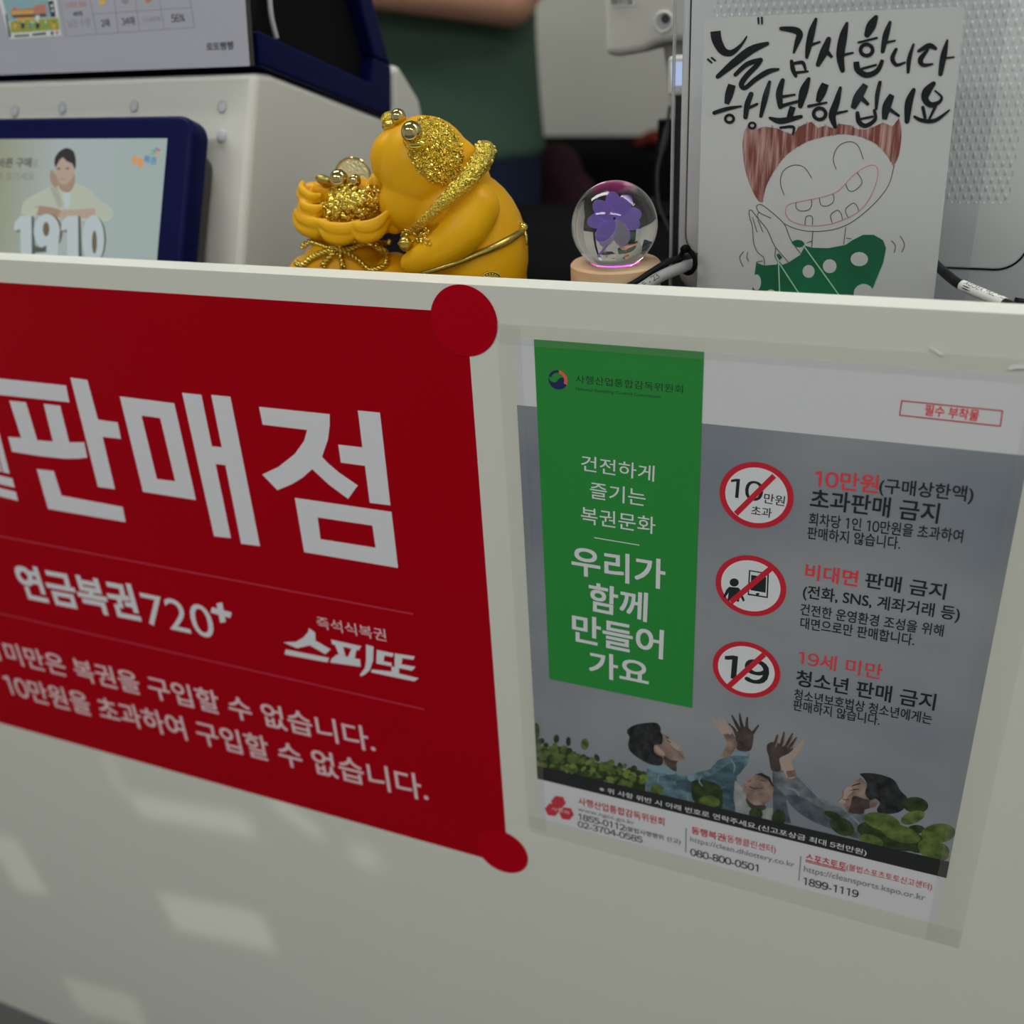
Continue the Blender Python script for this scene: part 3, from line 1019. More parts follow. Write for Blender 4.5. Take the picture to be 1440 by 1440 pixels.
# contact block
P = Print(PANEL, (1, 0, 0), 3)
for cx, cy in ((785.5, 1127.5), (777, 1138), (797, 1143.5)):
    P.ellipse((cx, cy), 10.5, 9.5, 'red_dk', 1, 6, 0.15)
P.text('사감위', (776.5, 1138.5), (800.5, 1144.5), (776, 1134), 'signwhite', 3)
P.text('사행산업통합감독위원회', (813.8, 1131), (934.5, 1161), (813.5, 1120), 'red_dk', 2, bold=0.01)
P.text('www.ngcc.go.kr', (813, 1141), (893, 1161), (813, 1134), 'grey_ink', 2)
P.text('1855-0112', (813.8, 1151.5), (879.5, 1168), (813.5, 1143), 'black_ink', 2, bold=0.006)
P.text('(불법사행행위 신고)', (880, 1168.5), (957, 1188), (880, 1160.5), 'black_ink', 2)
P.text('02-3704-0585', (813, 1162), (903.8, 1185), (813, 1153.5), 'black_ink', 2, bold=0.004)
P.text('동행복권', (972.5, 1171.5), (1018.8, 1183), (972.5, 1161), 'red_dk', 2, bold=0.014)
P.text('(동행클린센터)', (1019, 1184), (1090.7, 1201), (1019, 1172), 'red_dk', 2)
P.text('https://clean.dhlottery.co.kr', (970.8, 1184.5), (1117, 1221), (971, 1175.5), 'grey_ink', 2)
P.text('080-800-0501', (970.8, 1202), (1066.3, 1225.5), (971, 1192), 'black_ink', 2, bold=0.008)
P.text('스포츠토토', (1133, 1209), (1189.4, 1223), (1133.5, 1198.5), 'red_dk', 2, bold=0.012)
P.text('(불법스포츠토토신고센터)', (1190, 1224), (1309.8, 1253), (1190, 1212.8), 'red_dk', 2)
P.stroke([(1132.8, 1210.5), (1189.4, 1224.5)], 'red_dk', 2, w=1.2, cap=False)
P.text('https://cleansports.kspo.or.kr', (1130.3, 1227), (1300.3, 1268.5), (1131, 1216.5), 'grey_ink', 2)
P.text('1899-1119', (1129.5, 1243), (1206.8, 1262), (1130, 1232.5), 'black_ink', 2, bold=0.008)
P.stroke([(965, 1163.8), (964.5, 1197.5)], 'grey_ink', 2, w=1.2, cap=False)
P.stroke([(1126.5, 1203), (1123.5, 1237.3)], 'grey_ink', 2, w=1.2, cap=False)
P.build('contact_text', ps)

# clear tape along the four edges
tapes = [('strip of clear tape along the left edge of the poster', (-0.0105, -0.366, 0.0055, 0.0530), 0.0),
         ('strip of clear tape along the right edge of the poster', (0.2915, -0.3735, 0.3133, 0.0535), 0.0),
         ('strip of clear tape along the top edge of the poster', (-0.0090, 0.0405, 0.3110, 0.0537), 0.0),
         ('strip of clear tape along the bottom edge of the poster', (-0.0090, -0.3700, 0.3135, -0.3525), -0.013)]
for i, (lb, (a0, b0, a1, b1), rot) in enumerate(tapes):
    y = -0.0011 - 0.00012 * i
    mb = MB()
    mb.add([(a0, y, b0), (a1, y, b0 + rot * (a1 - a0)), (a1, y, b1 + rot * (a1 - a0)), (a0, y, b1)], [(0, 1, 2, 3)], 'tape')
    q = mb.build('clear_tape', None, ((a0 + a1) / 2, 0, b0))
    tag(q, lb, 'tape', 'clear tape strips around the poster')
# torn bits of old tape above the poster
M['scrap'] = K('torn_tape', 192, 192, 186, rough=0.25, k=2.3)
for (pp, lb) in (([(1307, 486), (1312, 489), (1327, 498), (1328, 500), (1320, 498), (1309, 490)], 'small torn tape sliver above the poster, near the boxed red note'),
                 ([(1417, 517), (1424, 513), (1440, 513), (1446, 515), (1440, 518), (1428, 518), (1420, 520)], 'small shiny torn tape bit above the poster by its right corner')):
    pts = [onY(a, b, -0.0018) for a, b in pp]
    q = MB().prism(pts, (0, -0.0004, 0), 'scrap').build('tape_scrap', None, tuple(pts[0]))
    tag(q, lb, 'tape', 'torn tape bits')

# ================================================================== THINGS BEHIND THE PANEL
def lean(py0, deg):
    """plane through (y0,z0) leaning back by deg"""
    a = math.radians(deg)
    return Plane((0, py0[0], py0[1]), (1, 0, 0), (0, math.sin(a), math.cos(a)))


# ------------------------------------------------------------------ lottery terminal (white housing)
A25 = math.radians(25)
HX = -0.293                                   # right flank of the housing
hy, hz = 0.126, 0.070                         # a point of its leaning front
slope = math.tan(A25)
tm = thing('lottery_terminal', (-0.62, 0.3, DESK), 'white plastic ticket terminal with dotted leaning front behind the blue display', 'terminal')
f0 = hy - (hz - DESK) * slope
ftop = 0.190
prof = [(f0 + 0.006, DESK), (hy + (ftop - hz) * slope, ftop), (0.205, 0.1874), (0.408, 0.1243), (0.412, 0.176), (0.426, 0.178), (0.464, 0.142), (0.474, 0.10), (0.474, DESK)]
MB().prism([(HX, y, z) for y, z in prof], (-0.75, 0, 0), 'house').build('housing', tm, bevel=0.011, seg=5, angle=25)
HF = lean((hy, hz), 25)
for (px, py) in ((87, 152), (188, 149), (312, 150), (311, 191), (20, 156)):
    u, v = HF.uv(px, py)
    mb = MB()
    c = HF.at(u, v, 0.0)
    mb.ell(c, HF.U * 0.0046, HF.V * 0.0054, HF.N * 0.0012, 'rivet', 20, 10)
    mb.build('rivet', tm, smooth=True)

# ------------------------------------------------------------------ blue framed customer display
DP = lean((0.080, 0.0623), 24.8)
dt = thing('customer_display', (-0.5, 0.07, DESK), 'blue framed tilted screen showing a man leaning on big numbers', 'screen')
ur = DP.uv(253, 364)[0]
vt = DP.uv(120, 163)[1]
vb = (DESK + 0.0105 - 0.0623) / DP.V.z
sr = DP.uv(221, 363.8)[0]
st = DP.uv(120, 195.2)[1]
sb = vb + 0.02


def rrect(x0, y0, x1, y1, r, n=8):
    out = []
    for cx, cy, a0 in ((x1 - r, y1 - r, 0), (x0 + r, y1 - r, 90), (x0 + r, y0 + r, 180), (x1 - r, y0 + r, 270)):
        for i in range(n + 1):
            a = math.radians(a0 + 90 * i / n)
            out.append((cx + r * math.cos(a), cy + r * math.sin(a)))
    return out


ul = -0.86
mb = MB()
mb.prism([DP.at(u, v) for u, v in rrect(ul, vb, ur + 0.0015, vt, 0.016)], DP.N * -0.022, 'navy')
mb.build('frame', dt, bevel=0.0045, seg=4, angle=50)
mb = MB()
mb.prism([DP.at(u, v, -0.0225) for u, v in rrect(ul + 0.03, vb + 0.012, ur - 0.006, vt - 0.022, 0.012)], DP.N * -0.016, 'dgrey')  # dark grey shell stands in for the display's shadow on the housing
mb.build('back_shell', dt, bevel=0.003)


def screen_mat():
    m = bpy.data.materials.new('screen_picture')
    m.use_nodes = True
    nt = m.node_tree
    b = nt.nodes['Principled BSDF']
    b.inputs['Base Color'].default_value = (0.02, 0.02, 0.02, 1)
    b.inputs['Roughness'].default_value = 0.25
    tc = nt.nodes.new('ShaderNodeTexCoord')
    sp = nt.nodes.new('ShaderNodeSeparateXYZ')
    mr = nt.nodes.new('ShaderNodeMapRange')
    mr.inputs['From Min'].default_value = -0.53 + 0.5
    mr.inputs['From Max'].default_value = -0.36 + 0.5
    cr = nt.nodes.new('ShaderNodeValToRGB')
    cr.color_ramp.elements[0].color = (*S(138, 141, 112), 1)
    cr.color_ramp.elements[1].color = (*S(152, 168, 164), 1)
    e = cr.color_ramp.elements.new(0.45)
    e.color = (*S(158, 169, 168), 1)
    nt.links.new(tc.outputs['Object'], sp.inputs[0])
    nt.links.new(sp.outputs[0], mr.inputs['Value'])
    nt.links.new(mr.outputs[0], cr.inputs['Fac'])
    nt.links.new(cr.outputs[0], b.inputs['Emission Color'])
    b.inputs['Emission Strength'].default_value = 0.9
    return m


def E_(name, r, g, b):
    return mat(name, (0.02, 0.02, 0.02), rough=0.3, emit=(S(r, g, b), 0.92))


M['screen'] = screen_mat()
M['s_white'] = E_('screen_white', 172, 184, 186)
M['s_side'] = E_('screen_number_side', 96, 88, 66)
M['s_side2'] = E_('screen_number_dark', 72, 78, 74)
M['s_hair'] = E_('screen_hair', 30, 28, 30)
M['s_skin'] = E_('screen_skin', 168, 148, 132)
M['s_skin2'] = E_('screen_skin_shade', 150, 126, 108)
M['s_cream'] = E_('screen_cream', 170, 176, 160)
M['s_cream2'] = E_('screen_cream_shade', 152, 158, 140)
M['s_text'] = E_('screen_text', 84, 86, 80)
M['s_text2'] = E_('screen_text_pale', 118, 122, 112)
M['s_or'] = E_('screen_orange', 206, 140, 70)
M['s_bl'] = E_('screen_blue', 70, 130, 168)
M['s_mg'] = E_('screen_magenta', 176, 70, 130)
M['s_gr'] = E_('screen_teal', 70, 150, 130)
mb = MB()
mb.add([DP.at(u, v, 0.0002) for u, v in ((ul + 0.02, sb), (sr, sb), (sr + 0.0002, st), (ul + 0.02, st))], [(0, 1, 2, 3)], 'screen')
mb.build('screen', dt)
P = Print(DP, (0.20833, 0, 160), 3)
# man leaning on the numbers
P.poly([(150, 660), (170, 590), (240, 545), (330, 500), (390, 470), (500, 470), (600, 505), (660, 570), (720, 610), (765, 660), (750, 710), (650, 730), (200, 690)], 's_cream', 1, 3)
P.poly([(385, 480), (430, 620), (400, 640), (340, 500)], 's_cream2', 2)
P.poly([(430, 530), (480, 530), (470, 640), (440, 640)], 's_white', 2)
P.poly([(390, 470), (400, 400), (500, 400), (505, 480), (470, 530), (420, 520)], 's_skin2', 3, 3)
P.poly([(378, 330), (385, 430), (410, 470), (445, 480), (490, 440), (512, 370), (510, 320), (440, 290)], 's_skin', 4, 4)
P.poly([(377, 362), (372, 310), (398, 262), (430, 240), (460, 233), (500, 254), (516, 310), (514, 372), (502, 362), (492, 338), (455, 322), (428, 296), (405, 318), (390, 345)], 's_hair', 5, 2)
P.poly([(372, 400), (352, 380), (340, 410), (350, 470), (385, 500), (396, 450)], 's_skin2', 4, 3)
P.poly([(235, 650), (260, 622), (400, 645), (440, 690), (440, 715), (400, 700), (230, 685)], 's_skin2', 6, 3)
P.poly([(660, 690), (650, 640), (500, 650), (430, 650), (400, 690), (440, 715), (500, 695), (660, 720)], 's_skin', 7, 3)
P.poly([(240, 640), (265, 620), (245, 690), (180, 690), (150, 660), (190, 630)], 's_cream', 8, 3)
P.poly([(650, 640), (720, 630), (765, 665), (740, 715), (665, 720)], 's_cream', 8, 3)
for q in ((400, 372), (460, 370)):
    P.ellipse(q, 12, 5, 's_hair', 8)
P.stroke([(415, 440), (445, 442)], 's_skin2', 8, w=6)
# big numbers 1910 with dark sides
for (x, w_, h_) in ((150, 74, 1),):
    pass


def num1(x, dark):
    if dark:
        P.poly([(x + 70, 690), (x + 88, 695), (x + 100, 1020), (x + 60, 1020)], 's_side2', 9)
        P.poly([(x - 45, 798), (x, 785), (x, 800)], 's_side2', 9)
    P.poly([(x - 45, 790), (x - 40, 735), (x, 690), (x + 72, 690), (x + 75, 1020), (x, 1020), (x - 3, 775)], 's_white', 10)


num1(145, True)
P.ellipse((335, 800), 92, 122, 's_side', 9)
P.poly([(230, 890), (330, 930), (330, 1020), (240, 1020)], 's_side2', 9)
P.ellipse((320, 795), 88, 118, 's_white', 10)
P.poly([(320, 850), (405, 830), (385, 1020), (240, 1020), (240, 940), (320, 935)], 's_white', 11)
P.poly([(232, 885), (280, 905), (320, 890), (300, 930), (232, 900)], 's_side2', 12, 3)
P.ellipse((316, 780), 22, 48, 's_side', 12)
num1(460, True)
P.ellipse((640, 850), 80, 160, 's_side2', 9)
P.ellipse((634, 850), 74, 165, 's_white', 10)
P.ellipse((642, 868), 17, 78, 's_side', 12)
# words and logo
P.text('바른 구매', (-14, 366), (215, 364), (-14, 300), 's_text', 3, bold=0.03)
P.text('로', (222, 360), (262, 358), (222, 312), 's_text2', 3)
P.text('게 즐기세요', (-22, 452), (232, 452), (-22, 394), 's_text2', 3)
P.text('동', (888, 342), (930, 345), (892, 282), 's_or', 3, bold=0.05)
P.text('행', (928, 366), (970, 362), (930, 302), 's_or', 3, bold=0.05)
P.text('복', (972, 338), (1014, 338), (974, 282), 's_bl', 3, bold=0.05)
P.text('권', (1016, 345), (1056, 342), (1018, 292), 's_bl', 3, bold=0.05)
for a, m_ in ((-100, 's_mg'), (-30, 's_mg'), (40, 's_or'), (110, 's_or'), (180, 's_gr'), (250, 's_bl')):
    P.ellipse((1064 + 15 * math.cos(math.radians(a)), 255 + 16 * math.sin(math.radians(a))), 10, 7, m_, 4, 12, math.radians(a))
P.stroke([(1025, 250), (1045, 248), (1040, 272), (1022, 272)], 's_gr', 4, w=7)
P.build('screen_picture', dt)

# ------------------------------------------------------------------ operator monitor: blue shell on the sloping top, dark hollow flank
BX = -0.2895
om = thing('operator_monitor', (-0.6, 0.28, 0.19), 'dark blue tilted monitor shell on top of the white terminal', 'monitor')


def sx(px, py):
    p = onX(px, py, BX)
    return (p.y, p.z)


pA, pB, pC = (0.186, 0.1945), sx(550, 167), sx(551, 92)
iA, iB = sx(353.6, 42.8), sx(523, 116.6)
pD = sx(526, 0)
pE = (pD[0] + (pD[0] - pC[0]) * 0.9, pD[1] + (pD[1] - pC[1]) * 0.9)
iD = sx(506, 0)
iE = (iD[0] + (pE[0] - pD[0]) * 0.9, pE[1])
iC = sx(527, 80)


def slab(pts, m, x0=BX, x1=-1.0):
    return MB().prism([(x0, y, z) for y, z in pts], (x1 - x0, 0, 0), m)


slab([pA, pB, (pB[0] + 0.004, pB[1] + 0.01), pC, iC, iB, (0.19, iA[1] - 0.0)], 'navy').build('lower_shell', om, bevel=0.003, seg=3, angle=30)
slab([iC, pC, pD, pE, iE, iD], 'navy', BX - 0.0005).build('back_shell', om, bevel=0.003, seg=3, angle=30)
slab([(0.20, iA[1] + 0.0005), (iB[0] - 0.004, iB[1] + 0.004), (iC[0] - 0.004, iC[1]), (iE[0] - 0.004, iE[1]), (0.262, 0.34)], 'dark', BX - 0.012, -1.0).build('inner_body', om)
p0, p1, p2 = onX(378, -20, BX - 0.006), onX(381, 20, BX - 0.006), onX(389, 54, BX - 0.006)
MB().tube(smoothpath([tuple(p0), tuple(p1), tuple(p2)]), 0.0021, 'rivet').build('cable', om, smooth=True)

# ------------------------------------------------------------------ paper notice hanging in front of the monitor
NP = lean((0.172, 0.1945), 8.7)
M['npaper'] = K('notice_paper', 140, 141, 151, k=2.0, rough=0.5)
M['n_line'] = K('notice_line', 112, 110, 116)
M['n_txt'] = K('notice_text', 66, 66, 70)
M['n_txt2'] = K('notice_text_pale', 116, 114, 118)
M['n_red'] = K('notice_red', 152, 100, 100)
M['n_or'] = K('notice_orange', 206, 146, 76)
M['n_br'] = K('notice_brown', 150, 104, 90)
nr, nb = NP.uv(351, 95)[0], 0.0008
nr2 = NP.uv(343.5, 0)[0]
nm = MB()
vv = [0, 0.02, 0.05, 0.10, 0.16]
ring = [(nr, nb), (nr2 + 0.0005, NP.uv(343.5, 0)[1]), (nr2 - 0.002, 0.16), (-0.95, 0.16), (-0.95, nb)]
nm.prism([NP.at(u, v, 0.0) for u, v in ring], NP.N * -0.0006, 'npaper')
nt_ = nm.build('notice_sheet', None, tuple(NP.at(nr, nb)))
tag(nt_, 'white printed paper notice with a small table hanging on the monitor', 'paper')
MB().prism([NP.at(u, v, -0.0012) for u, v in ((nr - 0.002, nb + 0.001), (nr - 0.002, 0.16), (-0.95, 0.16), (-0.95, nb + 0.001))], NP.N * -0.0085, 'dgrey').build('backing_board', nt_)
P = Print(NP, (0.27778, 0, 0), 1)
L_ = 'n_line'
for a, b in (((285, -90), (337, 185)), ((337, 185), (985, 138)), ((465, 72), (971, 38)), ((952, -60), (985, 138)),
             ((440, -90), (490, 174)), ((572, -60), (600, 166)), ((678, -60), (708, 158)), ((797, -60), (832, 149))):
    P.stroke([a, b], L_, 1, w=3.2, cap=False)
P.text('스피또 500', (333, 42), (440, 36), (328, 10), 'n_red', 2, bold=0.01)
P.text('46회', (372, 84), (419, 81), (368, 58), 'n_txt', 2, bold=0.02)
P.text('남은 수량', (347, 142), (461, 133), (341, 98), 'n_txt2', 2)
P.text('2매', (515, 140), (558, 136), (511, 97), 'n_txt', 2, bold=0.01)
P.text('34매', (619, 132), (684, 126), (614, 88), 'n_txt', 2, bold=0.01)
P.text('112,601매', (723, 116), (812, 110), (718, 86), 'n_txt2', 2)
P.text('56%', (869, 114), (938, 108), (864, 74), 'n_txt', 2, bold=0.01)
P.text('로또빵빵', (1046, 259), (1187, 250), (1041, 217), 'n_txt', 2, bold=0.025)
for x, y, c in ((519, 8, 'n_or'), (634, 4, 'n_txt2'), (750, -2, 'n_br')):
    P.ellipse((x, y), 17, 17, c, 2)
    P.poly([(x - 10, y - 12), (x - 14, y - 34), (x + 12, y - 36), (x + 9, y - 12)], c, 2)
# picture of a scratch ticket
for nme, c in (('tk_sky', (110, 138, 146)), ('tk_roof', (150, 100, 84)), ('tk_wall', (168, 132, 66)), ('tk_grass', (120, 126, 52)), ('tk_dark', (44, 46, 50)),
               ('tk_white', (172, 174, 178)), ('tk_green', (92, 138, 72)), ('tk_blue', (96, 104, 116)), ('tk_red', (150, 82, 74))):
    M[nme] = K(nme, *c)
P.crop(1 / 12, 0, 0)
P.poly([(-40, -60), (950, -80), (1040, 600), (170, 660)], 'tk_white', 1)
P.poly([(40, -20), (800, -60), (860, 300), (140, 360)], 'tk_sky', 2)
P.poly([(180, 200), (260, 100), (300, 160), (580, 130), (600, 90), (770, 70), (800, 240), (190, 270)], 'tk_roof', 3)
P.poly([(200, 190), (560, 170), (570, 230), (205, 250)], 'tk_wall', 4)
P.poly([(280, 300), (570, 270), (575, 345), (300, 370)], 'tk_wall', 4)
P.poly([(210, 262), (780, 235), (790, 275), (215, 300)], 'tk_dark', 5)
P.poly([(600, 260), (670, 255), (665, 350), (605, 350)], 'tk_white', 6)
P.poly([(175, 365), (985, 300), (1012, 500), (190, 560)], 'tk_grass', 5)
for x, c in ((260, 'tk_wall'), (390, 'tk_dark'), (525, 'tk_blue'), (560, 'tk_green'), (640, 'tk_dark'), (770, 'tk_green'), (910, 'tk_wall')):
    P.ellipse((x, 430), 32, 62, c, 7, 16)
    P.ellipse((x + 4, 372), 16, 16, 'tk_white' if c != 'tk_wall' else 'tk_dark', 8, 12)
P.poly([(815, 20), (905, 10), (945, 285), (865, 295)], 'tk_dark', 7)
P.ellipse((880, 100), 22, 30, 'tk_white', 8, 12)
P.ellipse((890, 180), 20, 24, 'tk_white', 8, 12)
P.poly([(92, 240), (118, 238), (196, 628), (160, 632)], 'tk_dark', 7)
P.poly([(245, 595), (495, 580), (497, 612), (248, 628)], 'tk_dark', 7)
P.poly([(550, 570), (780, 545), (783, 585), (553, 605)], 'tk_dark', 7)
P.ellipse((885, 560), 26, 34, 'tk_dark', 7, 14)
P.ellipse((968, 550), 26, 30, 'tk_red', 7, 14)
P.build('printed_table', nt_)

# ------------------------------------------------------------------ golden pig figurine
gp_ = thing('pig_figurine', (-0.105, 0.085, DESK), 'golden pig figurine bending over a tied sack of gold', 'figurine')
YP = 0.085
s0 = mpp(onY(600, 280, YP))


def E3(mb, px, py, rx, ry, rd, m, dy=0.0, rot=0.0, nu=32, nv=20):
    """ellipsoid of rx,ry (pixels across / up) and rd (depth) about a point of the depth plane YP+dy"""
    c = onY(px, py, YP + dy)
    s = mpp(c)
    cr, sr = math.cos(rot), math.sin(rot)
    a = (RX * cr + UP * sr) * rx * s
    b = (UP * cr - RX * sr) * ry * s
    return mb.ell(c, a, b, BK * rd * s, m, nu, nv)


mb = MB()
E3(mb, 657, 352, 86, 112, 80, 'pig', 0.004, 0.10)
E3(mb, 664, 400, 78, 90, 78, 'pig', 0.004)
E3(mb, 640, 300, 66, 62, 66, 'pig', 0.004)
E3(mb, 599, 234, 66, 68, 64, 'pig', 0.0, 0.25)
E3(mb, 566, 224, 46, 44, 44, 'pig', -0.002)
E3(mb, 590, 282, 57, 48, 56, 'pig', -0.002, 0.2)
E3(mb, 556, 282, 24, 22, 30, 'pig', -0.002)
mb.box((-0.105, 0.055, DESK), (-0.052, 0.115, 0.05), 'pig')
arm = [(668, 292, 34, -0.020), (650, 325, 30, -0.032), (622, 350, 25, -0.038), (594, 366, 21, -0.038), (580, 371, 17, -0.036)]
pa = smoothpath([(*onY(x, y, YP + d), r_ * s0) for x, y, r_, d in arm], 5)
for q in pa:
    mb.ball(q[:3], q[3], 'pig', 20, 12)
E3(mb, 634, 238, 44, 46, 44, 'pig', 0.006)
E3(mb, 648, 262, 44, 44, 50, 'pig', 0.008)
body = fuse(mb, 'body', 0.0013, 6, gp_)
# keep it standing on the desk
zmin = DESK
for v_ in body.data.vertices:
    if v_.co.z + world_loc(body).z < zmin:
        v_.co.z = zmin - world_loc(body).z
bvh = BVHTree.FromPolygons([v_.co + world_loc(body) for v_ in body.data.vertices], [p.vertices[:] for p in body.data.polygons])


def on(px, py, lift=0.0, fallback=None):
    h = bvh.ray_cast(CAM, ray(px, py).normalized())
    if h[0] is None:
        return onY(px, py, YP + (fallback or 0.0)), BK.copy()
    return h[0] + h[1] * lift, h[1]


# rough gold ear patch laid over the head
mb = MB()
n1, n2 = 40, 14
rr = math.radians(-28)
vs = []
for i in range(n2 + 1):
    for j in range(n1):
        a = 2 * math.pi * j / n1
        q = i / n2
        x, y = 37 * q * math.cos(a), 50 * q * math.sin(a)
        X, Y = 612 + x * math.cos(rr) - y * math.sin(rr), 213 + x * math.sin(rr) + y * math.cos(rr)
        p, nn = on(X, Y, 0.0012 if i < n2 else -0.0005)
        vs.append(p)
fs = []
for i in range(n2):
    for j in range(n1):
        k = (j + 1) % n1
        fs.append((i * n1 + j, i * n1 + k, (i + 1) * n1 + k, (i + 1) * n1 + j))
mb.add(vs, fs, 'goldr')
rg = random.Random(11)
for i in range(620):
    a, q = rg.uniform(0, 2 * math.pi), math.sqrt(rg.random()) * 0.97
    x, y = 37 * q * math.cos(a), 50 * q * math.sin(a)
    p, nn = on(612 + x * math.cos(rr) - y * math.sin(rr), 213 + x * math.sin(rr) + y * math.cos(rr), 0.0013)
    d1 = Vector((rg.gauss(0, 1), rg.gauss(0, 1), rg.gauss(0, 1))).normalized()
    d2 = d1.orthogonal().normalized()
    r1, r2, r3 = [rg.uniform(1.0, 2.9) * s0 for _ in range(3)]
    mb.ell(p, d1 * r1, d2 * r2, d1.cross(d2) * r3, 'gold' if i % 2 else 'goldr', 6, 4)
mb.build('ear_patch', gp_, smooth='auto')
# polished balls in gold cups on the brow
for (x, y, r_, cx, cy, dz) in ((579, 186, 15.5, 584, 196, -0.030), (560, 164, 11, 548, 169, -0.006)):
    c = onY(x, y, YP + dz)
    MB().ball(c, r_ * mpp(c), 'goldball', 32, 20).build('brow_ball', gp_, smooth=True)
    mb = MB()
    c2 = onY(cx, cy, YP + dz + 0.006)
    mb.ell(c2, RX * 18 * s0 * r_ / 16.5, UP * 17 * s0 * r_ / 16.5, BK * 13 * s0, 'goldr')
    mb.ell(c2 + UP * -9 * s0 + RX * 4 * s0, RX * 15 * s0, UP * 8 * s0, BK * 14 * s0, 'gold')
    mb.build('ball_cup', gp_, smooth=True)
# collar of rough gold rope round the neck
front = [(682, 213, 0.004), (677, 226, -0.016), (664, 245, -0.031), (643, 266, -0.040), (619, 289, -0.043), (597, 310, -0.038), (578, 326, -0.022)]
back = [(570, 330, 0.004), (600, 300, 0.045), (645, 250, 0.052), (676, 214, 0.034)]
ring = smoothpath([tuple(onY(x, y, YP + d)) for x, y, d in front + back], 8, True)
L = len(ring)
rad = []
for i in range(L):
    t = i / L
    w_ = 14.5 - 9.5 * max(0, min(1, (t - 0.06) / 0.5)) if t < 0.6 else 5.5 + 8 * (t - 0.6) / 0.4
    rad.append(w_ * s0)
mb = MB().tube(ring, rad, 'goldr', 14, True)
rl = random.Random(7)
for i in range(0, L, 1):
    for k in range(5):
        p = Vector(ring[i])
        d = Vector((rl.gauss(0, 1), rl.gauss(0, 1), rl.gauss(0, 1))).normalized()
        mb.ball(p + d * rad[i] * 0.92, rad[i] * rl.uniform(0.16, 0.3), 'gold', 8, 5)
mb.build('collar', gp_, smooth=True)
# filigree and little bell under the chin
mb = MB()
for i in range(46):
    x, y = rl.uniform(566, 606), rl.uniform(322, 346)
    p, nn = on(x, y, 0.001, -0.03)
    mb.ball(p, rl.uniform(1.8, 4.2) * s0, 'gold', 8, 6)
mb.build('chin_filigree', gp_, smooth=True)
mb = MB()
c = onY(570, 343, YP - 0.040)
mb.ell(c, RX * 9 * s0, UP * 10 * s0, BK * 9 * s0, 'golddk')
mb.tube(smoothpath([tuple(c + RX * 9.5 * s0 * math.cos(a) + BK * 9.5 * s0 * math.sin(a)) for a in [2 * math.pi * i / 16 for i in range(16)]], 2, True), 1.2 * s0, 'gold', 8, True)
mb.build('bell', gp_, smooth=True)
# belt cord and knot
bp = []
for x, y in ((734, 324), (722, 333), (708, 341), (690, 350), (670, 358), (650, 365), (630, 372), (612, 378), (594, 383)):
    p, nn = on(x, y, 0.0008)
    bp.append(tuple(p))
bp = smoothpath(bp, 5)
MB().tube(bp, [0.0028 * (0.45 + 0.55 * (1 - abs(i / len(bp) - 0.25) / 0.9)) for i in range(len(bp))], 'golddk', 10).build('belt_cord', gp_, smooth=True)
mb = MB()
c, nn = on(733, 321, 0.0012, 0.0)
mb.ball(c, 7 * s0, 'gold')
mb.ell(c + UP * 6 * s0 - RX * 3 * s0, RX * 5 * s0, UP * 4 * s0, BK * 5 * s0, 'goldr')
mb.tube([c, c - UP * 10 * s0 + RX * 4 * s0, c - UP * 24 * s0 + RX * 5.5 * s0], [3 * s0, 2.6 * s0, 1.6 * s0], 'gold')
mb.build('belt_knot', gp_, smooth=True)
# coin on the hip
mb = MB()
p, nn = on(688, 396, 0.0008)
up_ = (Vector((0, 0, 1)) - nn * nn.z).normalized()
rt_ = up_.cross(nn)
N = 40
rc = 17 * s0
disc = [p + rt_ * rc * math.cos(2 * math.pi * i / N) + up_ * rc * 0.8 * math.sin(2 * math.pi * i / N) for i in range(N)]
mb.prism(disc, nn * 0.0008, 'golddk')
for q in (1.0, 0.62):
    mb.tube([p + nn * 0.0009 + rt_ * rc * q * math.cos(2 * math.pi * i / N) + up_ * rc * 0.8 * q * math.sin(2 * math.pi * i / N) for i in range(N)], 0.0007, 'gold', 8, True)
for i in range(20):
    a = 2 * math.pi * i / 20
    mb.ball(p + nn * 0.001 + rt_ * rc * 0.8 * math.cos(a) + up_ * rc * 0.64 * math.sin(a), 0.0009, 'gold', 8, 5)
mb.build('hip_coin', gp_, smooth='auto')
# the sack
mb = MB()
E3(mb, 487, 392, 74, 50, 62, 'pig', -0.004)
E3(mb, 487, 366, 60, 24, 54, 'pig', -0.004)
E3(mb, 430, 400, 26, 40, 40, 'pig', -0.004)
E3(mb, 556, 400, 36, 44, 48, 'pig', -0.004)
E3(mb, 490, 318, 42, 34, 36, 'pig', -0.002)
E3(mb, 486, 340, 50, 14, 46, 'pig', -0.004)
mb.box((-0.19, 0.052, DESK), (-0.125, 0.108, 0.05), 'pig')
sack = fuse(mb, 'sack', 0.0013, 4, gp_)
for v_ in sack.data.vertices:
    if v_.co.z + world_loc(sack).z < zmin:
        v_.co.z = zmin - world_loc(sack).z
sb_ = BVHTree.FromPolygons([v_.co + world_loc(sack) for v_ in sack.data.vertices], [p.vertices[:] for p in sack.data.polygons])


def ons(px, py, lift=0.0):
    h = sb_.ray_cast(CAM, ray(px, py).normalized())
    if h[0] is None:
        return onY(px, py, YP - 0.02), BK.copy()
    return h[0] + h[1] * lift, h[1]


